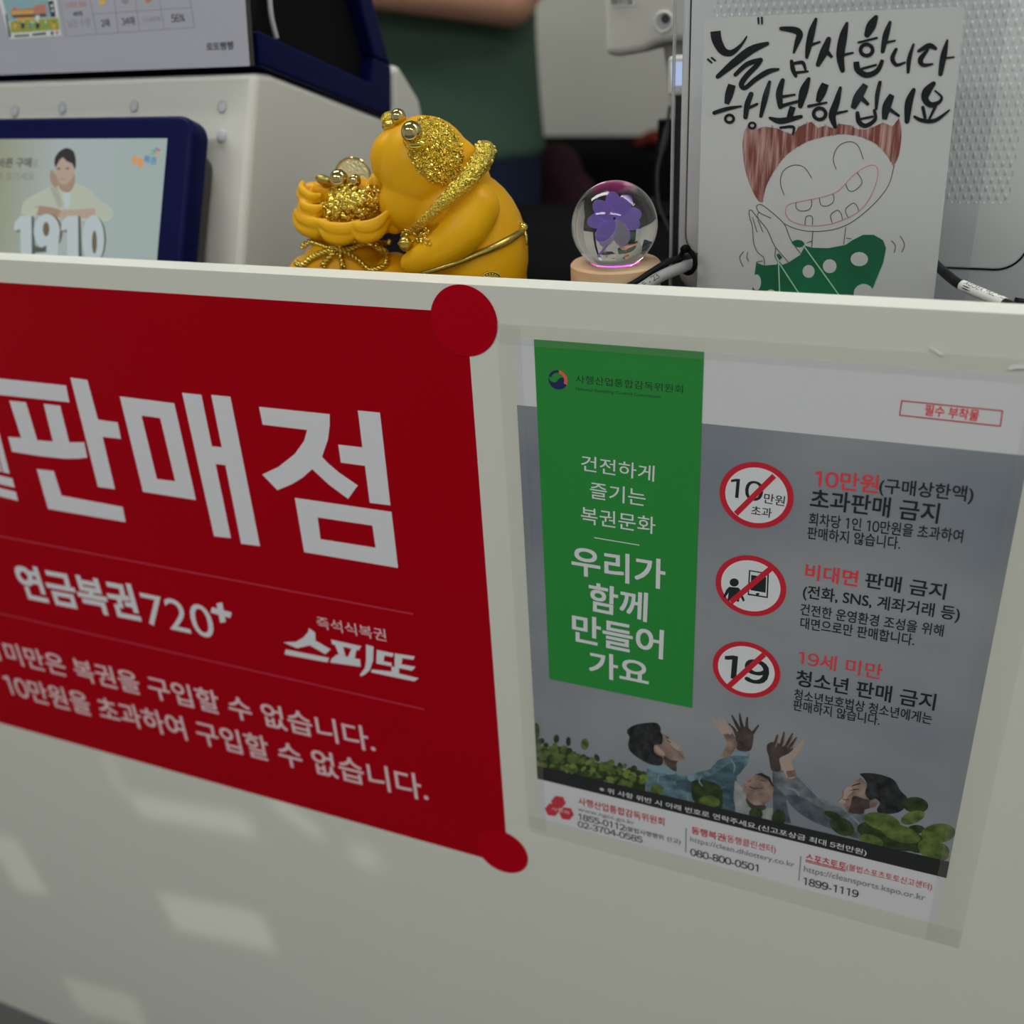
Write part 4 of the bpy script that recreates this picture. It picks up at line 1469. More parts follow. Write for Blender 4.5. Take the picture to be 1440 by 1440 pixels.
# scalloped mouth of the sack: thick cupped petals all round
mb = MB()
front_p = [[(416, 303, 6, -0.010), (424, 318, 10, -0.020), (443, 326, 11, -0.028), (458, 318, 6, -0.030)],
           [(452, 321, 6, -0.031), (466, 332, 11, -0.035), (488, 333, 11, -0.036), (505, 319, 6, -0.033)],
           [(497, 321, 6, -0.034), (510, 331, 11, -0.036), (530, 326, 11, -0.032), (546, 305, 6, -0.024)],
           [(541, 316, 6, -0.024), (556, 320, 10, -0.016), (566, 308, 8, -0.006), (570, 298, 5, 0.0)],
           [(424, 286, 6, -0.012), (428, 299, 9, -0.018), (442, 304, 9, -0.022), (452, 296, 5, -0.022)],
           [(426, 262, 5, -0.004), (424, 274, 8, -0.010), (436, 284, 8, -0.014), (450, 280, 5, -0.016)],
           [(420, 310, 6, -0.004), (424, 318, 10, 0.008), (436, 312, 10, 0.02), (450, 300, 7, 0.026)],
           [(450, 302, 6, 0.026), (475, 306, 11, 0.03), (505, 304, 11, 0.03), (530, 298, 7, 0.026)],
           [(530, 300, 6, 0.026), (550, 304, 11, 0.02), (564, 302, 9, 0.012), (570, 296, 5, 0.004)]]
for pt in front_p:
    for x, y, r_, d in smoothpath(pt, 7):
        c = onY(x, y, YP + d)
        mb.ell(c, RX * r_ * s0, UP * r_ * 0.95 * s0, BK * r_ * 0.8 * s0, 'pig', 14, 9)
        mb.ell(onY(x, y - r_ * 1.1, YP + d - 0.002), RX * r_ * 0.7 * s0, UP * r_ * 0.8 * s0, BK * r_ * 0.45 * s0, 'pig', 14, 9)
fuse(mb, 'sack_ruffle', 0.0009, 2, gp_)
# heap of matte lumps and shining nuggets
mb = MB()
for (x, y, a, b, d) in ((446, 290, 22, 24, -0.002), (440, 300, 20, 18, -0.002), (440, 270, 16, 14, 0.004), (462, 270, 24, 16, 0.0),
                        (548, 290, 22, 40, 0.004), (535, 262, 18, 20, 0.006), (500, 285, 44, 36, 0.004)):
    E3(mb, x, y, a, b, min(a, b), 'pig', d, rl.uniform(-0.4, 0.4), 20, 12)
fuse(mb, 'gold_lumps', 0.001, 3, gp_)
mb = MB()
for i in range(260):
    t, r_ = rl.uniform(0, 2 * math.pi), math.sqrt(rl.random())
    x, y = 490 + 48 * r_ * math.cos(t) - 14 * r_ * math.sin(t), 292 + 33 * r_ * math.sin(t)
    if x < 462 and y < 284:
        continue
    d = -0.030 * math.sqrt(max(0, 1 - (r_ * 0.92) ** 2)) + 0.004
    c = onY(x, y, YP + d)
    a, b, e = [rl.uniform(2.4, 7.5) * s0 for _ in range(3)]
    q = Vector((rl.gauss(0, 1), rl.gauss(0, 1), rl.gauss(0, 1))).normalized()
    r2 = q.orthogonal().normalized()
    mb.ell(c, q * a, r2 * b, q.cross(r2) * e, 'gold' if i % 3 else 'goldr', 8, 6)
mb.build('gold_nuggets', gp_, smooth='auto')
# coin standing on the heap, two pearls of gold and a dark ingot
mb = MB()
c = onY(496, 247, YP + 0.004)
N = 40
a_, b_ = RX * 25 * s0, (UP * 0.96 + BK * 0.28) * 24 * s0
nn = a_.cross(b_).normalized()
mb.prism([c + a_ * math.cos(2 * math.pi * i / N) + b_ * math.sin(2 * math.pi * i / N) for i in range(N)], nn * -0.0016, 'goldpale')
mb.tube([c + a_ * math.cos(2 * math.pi * i / N) + b_ * math.sin(2 * math.pi * i / N) for i in range(N)], 0.0009, 'goldball', 8, True)
mb.build('standing_coin', gp_, smooth='auto')
for (x, y, r_, d) in ((477, 252, 14, -0.012), (499, 254, 9, -0.013)):
    c = onY(x, y, YP + d)
    MB().ball(c, r_ * mpp(c), 'goldball', 28, 18).build('gold_pearl', gp_, smooth=True)
mb = MB()
E3(mb, 456, 254, 13, 7, 10, 'golddk', -0.008, -0.35)
mb.build('ingot', gp_, smooth=True)


# twisted cord bow
def twist(mb, pts, r, m='gold', turns=0.0062):
    pp = smoothpath(pts, 10)
    pp = [Vector(p) for p in pp]
    D = 0
    for ph in (0, math.pi):
        D = 0
        path = []
        for i, p in enumerate(pp):
            t = (pp[min(i + 1, len(pp) - 1)] - pp[max(i - 1, 0)]).normalized()
            if i:
                D += (p - pp[i - 1]).length
            u = (BK - t * BK.dot(t)).normalized()
            w_ = t.cross(u)
            a = 2 * math.pi * D / turns + ph
            path.append(p + (u * math.cos(a) + w_ * math.sin(a)) * r * 0.75)
        mb.tube(path, r * 0.75, m, 7)


def spath(pts, lift):
    return [tuple(ons(x, y, lift)[0]) for x, y in pts]


mb = MB()
rr_ = 3.3 * s0
twist(mb, spath([(424, 348), (436, 340), (450, 344), (466, 350), (490, 352), (510, 347), (530, 342), (548, 340)], 0.0012), rr_)
twist(mb, spath([(472, 350), (490, 345), (515, 344), (535, 350), (546, 362), (544, 374), (530, 380), (515, 378), (502, 366), (488, 356), (474, 351)], 0.0022), rr_)
twist(mb, spath([(470, 352), (452, 356), (440, 364), (428, 374), (420, 371)], 0.002), rr_)
twist(mb, spath([(471, 354), (462, 364), (455, 376)], 0.002), rr_)
twist(mb, spath([(476, 355), (481, 366), (483, 378)], 0.002), rr_)
p, nn = ons(471, 350, 0.002)
mb.ball(p, 6.5 * s0, 'goldr', 14, 10)
mb.build('cord_bow', gp_, smooth=True)

# ------------------------------------------------------------------ crystal ball on its wooden stand
cb = onY(864, 317, 0.10)
rb = 60.5 * mpp(cb)
bz = cb.z - rb + 0.0048
ws = MB()
Rb = 0.0305
rin = math.sqrt(rb ** 2 - (cb.z - bz - 0.0004) ** 2) + 0.0006
ws.lathe((cb.x + 0.0005, cb.y, 0), [(Rb - 0.001, DESK), (Rb, DESK + 0.001), (Rb, bz - 0.0014), (Rb - 0.0012, bz), (rin, bz), (rin - 0.002, cb.z - rb - 0.0012), (0.002, cb.z - rb - 0.0014)], 'wood')
wo = ws.build('wooden_stand', None, (cb.x, cb.y, DESK), smooth='auto')
tag(wo, 'round pale wooden stand under the crystal ball', 'stand')
lq = MB().lathe((cb.x, cb.y, 0), [(0.0135, cb.z - rb - 0.0011), (0.0135, cb.z - rb - 0.0006), (0.001, cb.z - rb - 0.0005)], 'led', 32).build('light_disc', wo)
gb_ = MB().ball(cb, rb, 'glass', 72, 48).build('crystal_ball', None, (cb.x, cb.y, cb.z), smooth=True)
tag(gb_, 'clear crystal ball with a purple clover inside on a wooden stand', 'ornament')
mb = MB()
vw = (CAM - cb).normalized()
cu = RX
cv = (UP - vw * UP.dot(vw)).normalized()
cu = cv.cross(vw).normalized()
cen = cb + cv * 0.003
s1 = rb / 60.5 * 0.64                         # the ball enlarges what is inside it


def lobe(cx, cy, rx, ry, rot, m, d):
    cr_, sr_ = math.cos(rot), math.sin(rot)
    mb.ell(cen + cu * cx * s1 + cv * cy * s1 + vw * d, (cu * cr_ + cv * sr_) * rx * s1, (cv * cr_ - cu * sr_) * ry * s1, vw * 2.2 * s1, m, 20, 10)


for ang, m_, k in ((118, 'purple', 1), (32, 'purple', 1), (208, 'purple', 1), (322, 'purple', 0.95), (268, 'litetch', 1.05)):
    a = math.radians(ang)
    for sgn in (-1, 1):
        b = a + sgn * 0.42
        lobe(22 * k * math.cos(b), 22 * k * math.sin(b), 20 * k, 12 * k, a + sgn * 0.34, m_, 0.0004 * sgn + 0.0003 * (ang % 7))
mb.build('clover_leaves', gb_, smooth=True)
mb = MB()
mb.tube([tuple(cen + cu * x * s1 + cv * y * s1) for x, y in ((-4, -30), (-14, -42), (-26, -56))], 1.6 * s1, 'purple')
mb.build('clover_stem', gb_, smooth=True)

# ------------------------------------------------------------------ hand drawn card in a clear acrylic stand
CP = Plane((0, 0.12, 0), (1, 0, 0), (0, 0, 1))
cu0, cv0 = CP.uv(990, 26)
cu1, cv1 = CP.uv(1357, 9)
lean_x0, lean_x1 = CP.uv(980, 404)[0], CP.uv(1315, 418)[0]
cvt = (cv0 + cv1) / 2
cbz = DESK + 0.004
mb = MB()
mb.prism([(lean_x0, 0.12, cbz), (lean_x1, 0.12, cbz), (cu1, 0.12, cv1), (cu0, 0.12, cv0)], (0, 0.0004, 0), 'cardp')
cdo = mb.build('greeting_card', None, (lean_x0, 0.12, cbz))
tag(cdo, 'white card with brush lettering and a drawn laughing figure in a clear stand', 'card')
B_ = 'brush'
P = Print(CP, (0.26389, 980, 20), 3)
for q in ([(100, 90, 46), (108, 140, 44), (140, 195, 36), (185, 205, 26), (235, 165, 14), (268, 116, 6)],
          [(112, 332, 20), (200, 258, 34), (290, 190, 36), (376, 156, 18)],
          [(206, 322, 18), (268, 266, 22), (340, 244, 22)], [(340, 246, 20), (318, 275, 22), (268, 325, 24), (238, 372, 24), (258, 392, 20), (312, 348, 22), (380, 306, 24), (434, 293, 12)],
          [(328, 20, 9), (330, 50, 7)], [(347, 18, 9), (348, 52, 7)], [(60, 240, 9), (80, 258, 8)], [(80, 232, 9), (99, 247, 8)],
          [(450, 76, 18), (520, 84, 30), (548, 105, 30), (535, 150, 24), (517, 204, 10)],
          [(635, 26, 14), (614, 90, 30), (596, 170, 28), (586, 230, 14)], [(605, 165, 14), (656, 147, 9)],
          [(505, 250, 16), (513, 295, 20), (528, 330, 14)], [(510, 264, 12), (560, 256, 16), (574, 276, 14), (580, 300, 10)], [(522, 312, 14), (592, 304, 9)],
          [(703, 132, 22), (678, 200, 36), (646, 268, 20)], [(686, 192, 24), (722, 230, 12)],
          [(800, 48, 14), (780, 120, 36), (765, 220, 36), (776, 298, 22)], [(775, 218, 14), (832, 205, 9)],
          [(955, 15, 20), (930, 60, 42), (908, 108, 28)], [(862, 150, 10), (960, 126, 10)], [(1030, 42, 14), (1008, 110, 28), (990, 198, 18)], [(1005, 152, 14), (1056, 140, 8)],
          [(850, 252, 26), (858, 295, 28), (905, 324, 26), (962, 300, 22), (990, 242, 16)], [(882, 290, 12), (955, 270, 10)],
          [(1062, 186, 14), (1042, 235, 20), (1065, 270, 16), (1110, 256, 8)], [(1155, 160, 10), (1132, 235, 20), (1126, 308, 14)],
          [(1182, 196, 14), (1238, 168, 26), (1272, 182, 16)], [(1230, 190, 12), (1192, 240, 24), (1206, 270, 18), (1256, 265, 9)],
          [(1335, 138, 10), (1315, 220, 28), (1298, 318, 20)], [(1310, 235, 10), (1370, 228, 8)],
          [(188, 375, 34), (172, 430, 36), (160, 478, 20)], [(94, 525, 18), (160, 504, 18), (236, 490, 9)],
          [(290, 425, 22), (270, 480, 26), (260, 548, 20)], [(275, 500, 14), (322, 478, 12)], [(388, 360, 14), (366, 440, 26), (342, 542, 16)],
          [(458, 352, 20), (440, 420, 30), (446, 492, 22)], [(450, 440, 14), (522, 428, 9)], [(596, 345, 18), (570, 410, 38), (552, 488, 22)], [(448, 490, 18), (500, 474, 14), (552, 462, 14)],
          [(512, 492, 28), (494, 550, 26)], [(390, 552, 12), (450, 568, 28), (556, 545, 16)], [(446, 604, 11), (514, 600, 13), (512, 638, 9)],
          [(685, 370, 32), (664, 420, 38), (646, 468, 20)], [(596, 490, 14), (692, 470, 9)], [(765, 392, 14), (744, 470, 30), (722, 540, 32), (738, 600, 16)], [(740, 528, 14), (802, 515, 8)],
          [(900, 374, 26), (860, 440, 40), (832, 502, 22)], [(870, 440, 24), (916, 482, 14)], [(976, 362, 16), (962, 430, 20), (956, 504, 12)],
          [(856, 526, 18), (866, 575, 22), (902, 593, 20), (950, 560, 16), (946, 512, 14)], [(872, 558, 10), (936, 545, 11)],
          [(1040, 428, 24), (1012, 490, 38), (1000, 560, 22)], [(1020, 500, 18), (1076, 540, 12)], [(1156, 402, 18), (1130, 470, 34), (1120, 570, 22)],
          [(1262, 368, 20), (1226, 410, 38), (1216, 450, 30), (1246, 482, 26), (1290, 468, 16), (1304, 440, 11), (1270, 408, 8)],
          [(1205, 496, 16), (1216, 550, 14)], [(1272, 490, 14), (1240, 555, 10)], [(1160, 545, 12), (1200, 565, 18), (1270, 565, 18), (1346, 510, 7)]):
    P.stroke([(x, y, w_ * 1.2) for x, y, w_ in q], B_, 1, cap=(q[0][2] < 24))
for cx, cy, rx, ry, w_ in ((905, 190, 32, 30, 20), (175, 556, 22, 20, 15), (296, 592, 17, 15, 12), (655, 530, 32, 30, 19)):
    P.stroke([(cx + rx * math.cos(2 * math.pi * i / 12), cy + ry * math.sin(2 * math.pi * i / 12)) for i in range(12)], B_, 2, w=w_, closed=True, n=4)
P.build('brush_lettering', cdo)
P = Print(CP, (0.1875, 1030, 150), 1)
rl2 = random.Random(3)
outer = smoothpath([(88, 185), (76, 300), (95, 470), (140, 610), (190, 700), (212, 718)], 6)
inner = smoothpath([(225, 715), (252, 600), (320, 470), (420, 350), (560, 262), (700, 222), (830, 206), (960, 226), (1080, 282), (1160, 362), (1208, 445)], 6)
right = smoothpath([(1212, 440), (1246, 370), (1266, 250), (1265, 150), (1248, 85)], 5)
top = [(1200, 150), (1130, 118), (1060, 150), (1010, 170), (930, 172), (890, 140), (800, 128), (765, 168), (700, 140), (640, 160), (590, 112), (500, 150), (455, 215), (400, 190), (330, 160), (230, 150), (190, 170), (110, 150)]
P.poly(outer + inner[1:] + right[1:] + top, 'hair_ink', 1)
for i in range(230):
    k = rl2.randrange(len(inner) - 1)
    t = rl2.random()
    x, y = inner[k][0] + (inner[k + 1][0] - inner[k][0]) * t, inner[k][1] + (inner[k + 1][1] - inner[k][1]) * t
    P.stroke([(x + rl2.uniform(-3, 3), y + rl2.uniform(-4, 9)), (x - 8 + rl2.uniform(-6, 6), y - rl2.uniform(25, 70))], 'hair_ink', 2, w=3, cap=False)
for i in range(90):
    k = rl2.randrange(len(top) - 1)
    t = rl2.random()
    x, y = top[k][0] + (top[k + 1][0] - top[k][0]) * t, top[k][1] + (top[k + 1][1] - top[k][1]) * t
    P.stroke([(x, y - rl2.uniform(-2, 18)), (x - 4, y + 30)], 'hair_ink', 2, w=3, cap=False)
LI, PK = 'line_ink', 'pink_line'
for q in ([(1213, 440), (1170, 590), (1060, 730), (900, 862), (760, 920), (600, 935), (480, 916), (385, 876)],
          [(388, 660), (360, 570), (382, 482), (460, 438), (540, 456), (595, 535)], [(778, 468), (757, 390), (790, 302), (870, 262), (940, 290), (982, 392)],
          [(478, 715), (480, 760), (520, 782), (575, 770), (595, 732), (592, 698)], [(652, 686), (665, 735), (705, 745), (750, 722), (762, 690), (755, 655)],
          [(850, 580), (870, 625), (910, 632), (960, 590), (970, 550), (935, 492)], [(545, 885), (550, 832), (575, 816), (600, 830), (600, 885)],
          [(748, 870), (738, 812), (785, 776), (815, 800), (825, 850)], [(870, 835), (848, 770), (905, 723), (935, 746), (948, 785)],
          [(603, 930), (595, 1050)], [(850, 905), (835, 1030)], [(855, 985), (890, 990)], [(560, 1020), (600, 1005)],
          [(180, 745), (220, 735), (330, 820), (395, 890), (440, 1000), (515, 1105)], [(180, 745), (200, 790), (290, 835)],
          [(200, 790), (190, 830), (260, 920), (300, 1010), (330, 1060), (420, 1165)], [(145, 775), (126, 780), (130, 830), (150, 900), (160, 1020), (190, 1090), (235, 1130), (240, 1190)],
          [(145, 775), (190, 835)], [(152, 830), (185, 940)], [(192, 850), (230, 940)], [(325, 1060), (320, 1120), (345, 1170)], [(180, 1165), (225, 1155)],
          [(85, 1085), (55, 1130), (80, 1195)], [(115, 1090), (110, 1130), (125, 1160)], [(1195, 1005), (1222, 1040), (1213, 1092)], [(1260, 970), (1290, 1030), (1270, 1090)]):
    P.stroke(q, LI, 3, w=5.5, n=6)
P.stroke([(400, 770), (430, 730), (560, 700), (700, 670), (800, 625), (900, 520), (990, 455), (1060, 438), (1092, 480), (1075, 580), (1020, 700), (940, 790), (820, 850), (700, 885), (560, 890), (450, 860), (405, 815)], PK, 3, w=5.5, closed=True)
P.poly([(180, 1168), (240, 1190), (335, 1182), (345, 1150), (375, 1185), (420, 1168), (510, 1110), (545, 1042), (600, 1056), (720, 1060), (850, 1035), (900, 1000), (980, 960), (1060, 960), (1130, 1000), (1152, 1060),
        (1130, 1170), (1080, 1290), (1030, 1420), (1005, 1490), (130, 1490), (150, 1370)], 'shirt_ink', 3)
P.poly([(445, 1020), (480, 998), (525, 1006), (540, 1040), (490, 1052)], 'shirt_ink', 3, 3)
P.poly([(330, 1110), (350, 1098), (375, 1130), (352, 1150)], 'shirt_ink', 3)
for c, rx, ry in (((572, 1234), 45, 48), ((730, 1195), 51, 52), ((952, 1142), 65, 53), ((182, 1316), 33, 60), ((985, 1400), 75, 72), ((290, 1390), 30, 20)):
    P.ellipse(c, rx, ry, 'cardp', 4)
P.stroke([(535, 1042), (800, 1412), (850, 1490)], 'pale_line', 5, w=9)
P.stroke([(352, 1172), (500, 1400), (560, 1490)], 'pale_line', 5, w=9)
P.stroke([(346, 1150), (355, 1395), (358, 1490)], 'pale_line', 5, w=9)
P.build('drawn_figure', cdo)
# acrylic stand: two sheets with the card between, on a foot
ax0, ax1 = onY(945, 200, 0.117).x, onY(1334, 408, 0.117).x + 0.010
ac = thing('acrylic_stand', ((ax0 + ax1) / 2, 0.12, DESK), 'clear acrylic stand holding the hand drawn card upright', 'stand')
MB().box((ax0, 0.1160, DESK + 0.003), (ax1, 0.1185, 0.33), 'acrylic').build('front_sheet', ac)
MB().box((ax0, 0.1215, DESK + 0.003), (ax1, 0.1240, 0.33), 'acrylic').build('back_sheet', ac)
MB().box((ax0 - 0.0004, 0.1159, DESK + 0.003), (ax0 + 0.0010, 0.1187, 0.33), 'acr_edge').build('polished_edge', ac)
MB().box((ax0, 0.09, DESK), (ax1, 0.15, DESK + 0.003), 'acrylic').build('foot', ac)

# ------------------------------------------------------------------ silver perforated device behind the card
sv = thing('silver_speaker', (0.177, 0.19, DESK), 'silver device with a dotted front plate standing behind the card', 'speaker')
bx0 = onY(954, 250, 0.185).x
bx1 = onY(1470, 300, 0.185).x + 0.012
MB().prism([(x, 0.184, z) for x, z in rrect(bx0, DESK, bx1, 0.45, 0.022)], (0, 0.075, 0), 'silver').build('case', sv, bevel=0.006, seg=4, angle=50)
px0, px1, pz0 = onY(966, 250, 0.18).x, onY(1447, 330, 0.18).x, onY(1200, 371.5, 0.18).z
MB().prism([(x, 0.1810, z) for x, z in rrect(px0, pz0, px1, 0.44, 0.017)], (0, 0.0029, 0), 'perf').build('front_plate', sv, bevel=0.0012, seg=3, angle=50)
ring = [(x, 0.1832, z) for x, z in rrect(px0 - 0.0006, pz0 - 0.0006, px1 + 0.0006, 0.441, 0.0175)]
MB().tube(ring, 0.0007, 'dark', 6, True).build('seam', sv)

# ------------------------------------------------------------------ cables beside the ball
kb = [(862, 412, 0.060), (892, 398, 0.072), (918, 381, 0.085), (945, 366, 0.100), (975, 360, 0.135), (1010, 362, 0.150)]
kp = smoothpath([tuple(onY(x, y, d)) for x, y, d in kb], 8)
q = MB().tube([Vector(p) for p in kp], 0.0021, 'cable', 12).build('black_cable', None, kp[0], smooth=True)
tag(q, 'thin black cable running past the wooden stand to the card', 'cable')
kg = [(868, 424, 0.060), (900, 407, 0.066), (925, 391, 0.078), (952, 379, 0.094), (980, 371, 0.135), (1012, 372, 0.150)]
kp = smoothpath([tuple(onY(x, y, d)) for x, y, d in kg], 8)
gc = MB().tube([Vector(p) for p in kp], 0.0038, 'gcable', 14).build('grey_cable', None, kp[0], smooth=True)
tag(gc, 'grey printed cable running below the thin black cable by the ball', 'cable')


def cable_text(body, path, r, size, m, parent, t0, flip=False):
    """lettering wrapped on the side of a cable that faces the shop"""
    vs, fs = glyphs(body)
    x1 = max(v[0] for v in vs)
    pts = [Vector(p) for p in path]
    D = [0]
    for i in range(1, len(pts)):
        D.append(D[-1] + (pts[i] - pts[i - 1]).length)
    out = []
    for x, y in vs:
        d = t0 + x * size
        i = 1
        while i < len(D) - 1 and D[i] < d:
            i += 1
        f = (d - D[i - 1]) / max(D[i] - D[i - 1], 1e-9)
        p = pts[i - 1].lerp(pts[i], f)
        t = (pts[i] - pts[i - 1]).normalized()
        n0 = BK + UP * 0.3
        n0 = (n0 - t * n0.dot(t)).normalized()
        up = n0.cross(t)
        a = (y - 0.35) * size / r
        out.append(p + (n0 * math.cos(a) + up * math.sin(a)) * (r + 0.00012))
    mb = MB().add(out, fs, m)
    return mb.build('printed_code', parent)


cable_text('F - 23', kp[6:], 0.0038, 0.0052, 'black_ink', gc, 0.006)
tc_ = onY(967, 368, 0.110)
mb = MB()
t_ = (onY(980, 364, 0.13) - onY(952, 371, 0.098)).normalized()
u_ = (UP - t_ * UP.dot(t_)).normalized()
w_ = t_.cross(u_)
mid = tc_
for k in (-1, 1):
    pass
loop = [mid + (u_ * math.cos(a) * 0.0075 + w_ * math.sin(a) * 0.0055) for a in [2 * math.pi * i / 20 for i in range(20)]]
mb.tube(loop, 0.0017, 'dark', 8, True)
hb = mid + u_ * 0.0085 - t_ * 0.001
mb.ell(hb, t_ * 0.0036, u_ * 0.0030, w_ * 0.0036, 'dark', 8, 6)
q = mb.build('cable_tie', None, tuple(mid), smooth='auto')
tag(q, 'small black cable tie holding the grey and the black cable together', 'cable tie')
# cable with a white name tag to the right of the card
kr = [(1296, 352, 0.150), (1318, 374, 0.135), (1336, 390, 0.112), (1352, 401, 0.098), (1385, 415, 0.086), (1412, 426, 0.076), (1440, 438, 0.066), (1470, 452, 0.055)]
kp = smoothpath([tuple(onY(x, y, d)) for x, y, d in kr], 8)
lc = MB().tube([Vector(p) for p in kp], 0.0029, 'cable', 12).build('tagged_cable', None, kp[0], smooth=True)
tag(lc, 'black cable with a white printed sleeve to the right of the card', 'cable')
tg = smoothpath([tuple(onY(x, y, d)) for x, y, d in kr[3:6]], 8)
tg[0] = tuple(Vector(tg[1]).lerp(Vector(tg[0]), 0.9))
MB().tube([Vector(p) for p in tg], 0.0033, 'label', 14).build('name_sleeve', lc, smooth=True)
cable_text('AUDEA MULTI--', tg, 0.0033, 0.0042, 'black_ink', lc, 0.003)
kr = [(1426, 424, 0.10), (1440, 426, 0.10), (1480, 432, 0.10)]
kp = [tuple(onY(x, y, d)) for x, y, d in kr]
q = MB().tube([Vector(p) for p in kp], 0.0026, 'cable', 10).build('black_plug', None, kp[0], smooth=True)
tag(q, 'end of a black plug at the right edge near the white cable sleeve', 'plug')

# ------------------------------------------------------------------ white scanner on its stem
sc_ = thing('barcode_scanner', (-0.03, 0.47, DESK), 'white plastic scanner on a stem with a hole and barcode sticker', 'scanner')
YS = 0.45
mb = MB()


def sy(px, py):
    p = onY(px, py, YS)
    return (p.x, YS, p.z)


head = [sy(846, -60), sy(850, 60), sy(848, 78), sy(870, 80), sy(905, 74), sy(925, 63), sy(952, 60), sy(985, 58), sy(990, -60)]
mb.prism(head, (0, 0.09, 0), 'house')
mb.build('head', sc_, bevel=0.008, seg=4, angle=20)
c = onY(933, 31, YS - 0.0005)
mb = MB()
hr = 12.5 * mpp(c)
N = 28
mb.tube([c + Vector((hr * math.cos(2 * math.pi * i / N), 0, hr * math.sin(2 * math.pi * i / N))) for i in range(N)], 0.0014, 'house', 8, True)
mb.prism([c + Vector((hr * math.cos(2 * math.pi * i / N), -0.0004, hr * math.sin(2 * math.pi * i / N))) for i in range(N)], (0, -0.0003, 0), 'rivet')
c2 = c + Vector((hr * 0.25, -0.001, hr * 0.35))
mb.prism([c2 + Vector((hr * 0.5 * math.cos(2 * math.pi * i / N), 0, hr * 0.5 * math.sin(2 * math.pi * i / N))) for i in range(N)], (0, -0.0003, 0), 'dgrey')
mb.build('screw_hole', sc_, smooth='auto')
mb = MB()
lb = [onY(x, y, YS - 0.001) for x, y in ((858, -30), (892, -30), (893, 6), (892, 9), (859, 9))]
mb.prism(lb, (0, -0.0003, 0), 'label')
rb_ = random.Random(5)
x = 860.0
while x < 889:
    w_ = rb_.choice([0.8, 1.2, 2.0])
    mb.prism([onY(a, b, YS - 0.0015) for a, b in ((x, -25), (x + w_, -25), (x + w_, 6.5), (x, 6.5))], (0, -0.0002, 0), 'char_ink')
    x += w_ + rb_.choice([0.9, 1.4, 2.6])
mb.build('barcode_sticker', sc_)
mb = MB()
st_ = [sy(918, 62), sy(924, 110), sy(927, 150), sy(933, 172), sy(950, 170), sy(958, 62)]
mb.prism([(p[0], YS + 0.03, p[2]) for p in st_], (0, 0.03, 0), 'house')
mb.build('stem', sc_, bevel=0.006, seg=3, angle=20)
base = onY(938, 168, YS + 0.045)
mb = MB()
mb.lathe((base.x, base.y, 0), [(0.05, DESK), (0.05, DESK + 0.006), (0.012, DESK + 0.012), (0.009, base.z)], 'dark', 28)
mb.build('foot', sc_, smooth='auto')
# bluish glare through the acrylic, built as a small glowing device
lt = onY(953, 103, 0.30)
mb = MB()
pw, ph = 15 * mpp(lt), 20 * mpp(lt)
sl = thing('glare_device', (lt.x, lt.y, DESK), 'small added device whose glowing panel stands for bluish glare left of the card', 'light')
mb.box((lt.x - pw, lt.y, lt.z - ph * 1.5), (lt.x + pw, lt.y + 0.02, lt.z + ph * 1.1), 'house')
mb.build('case', sl, bevel=0.003)
mb = MB()
mb.prism([(lt.x - pw * 0.62, lt.y - 0.0004, lt.z + ph * 0.72), (lt.x + pw * 0.68, lt.y - 0.0004, lt.z + ph * 0.72), (lt.x + pw * 0.6, lt.y - 0.0004, lt.z - ph * 0.8), (lt.x - pw * 0.5, lt.y - 0.0004, lt.z - ph * 0.8)], (0, -0.0006, 0), 'blue')
mb.build('glowing_panel', sl)
mb = MB()
mb.box((lt.x - pw * 0.3, lt.y + 0.003, DESK), (lt.x + pw * 0.5, lt.y + 0.016, lt.z - ph * 1.5), 'dark')
mb.build('post', sl)
# black lead hanging from the scanner
kr = [(942, 150, 0.46), (937, 185, 0.44), (930, 215, 0.42), (924, 245, 0.40), (926, 285, 0.38), (936, 312, 0.36), (942, 326, 0.35)]
kp = smoothpath([tuple(onY(x, y, d)) for x, y, d in kr], 8)
rd = [0.0030 if 6 < i < 16 else 0.0016 for i in range(len(kp))]
q = MB().tube([Vector(p) for p in kp], rd, 'cable', 10).build('scanner_lead', None, kp[0], smooth=True)
tag(q, 'black lead hanging from the white scanner stem', 'cable')

# ================================================================== BACKGROUND
# person in a green shirt with folded arms
pn = thing('person', (-0.68, 1.32, FLOOR), 'person in a dark green T-shirt and navy jeans standing with folded arms', 'person')
px_, py_ = -0.68, 1.32


def G(z):                                     # height above the floor
    return FLOOR + z


mb = MB()


def limb(mb, pts, m, n=6):
    pp = smoothpath(pts, n)
    for i in range(len(pp)):
        mb.ball(pp[i][:3], pp[i][3], m, 16, 10)


V3 = Vector
# torso, neck, head
for z, rx, ry in ((0.93, 0.155, 0.105), (1.02, 0.15, 0.10), (1.12, 0.16, 0.105), (1.24, 0.175, 0.11), (1.34, 0.18, 0.105), (1.40, 0.15, 0.085)):
    mb.ell((px_, py_, G(z)), (rx, 0, 0), (0, ry, 0), (0, 0, 0.09), 'skin')
limb(mb, [(px_, py_ + 0.01, G(1.42), 0.056), (px_, py_ - 0.005, G(1.52), 0.052)], 'skin')
mb.ell((px_, py_ - 0.015, G(1.625)), (0.074, 0, 0), (0, 0.092, 0), (0, 0, 0.112), 'skin')
mb.ell((px_, py_ - 0.105, G(1.605)), (0.013, 0, 0), (0, 0.018, 0), (0, 0, 0.022), 'skin')
mb.ell((px_, py_ - 0.096, G(1.563)), (0.022, 0, 0), (0, 0.010, 0), (0, 0, 0.007), 'skin')
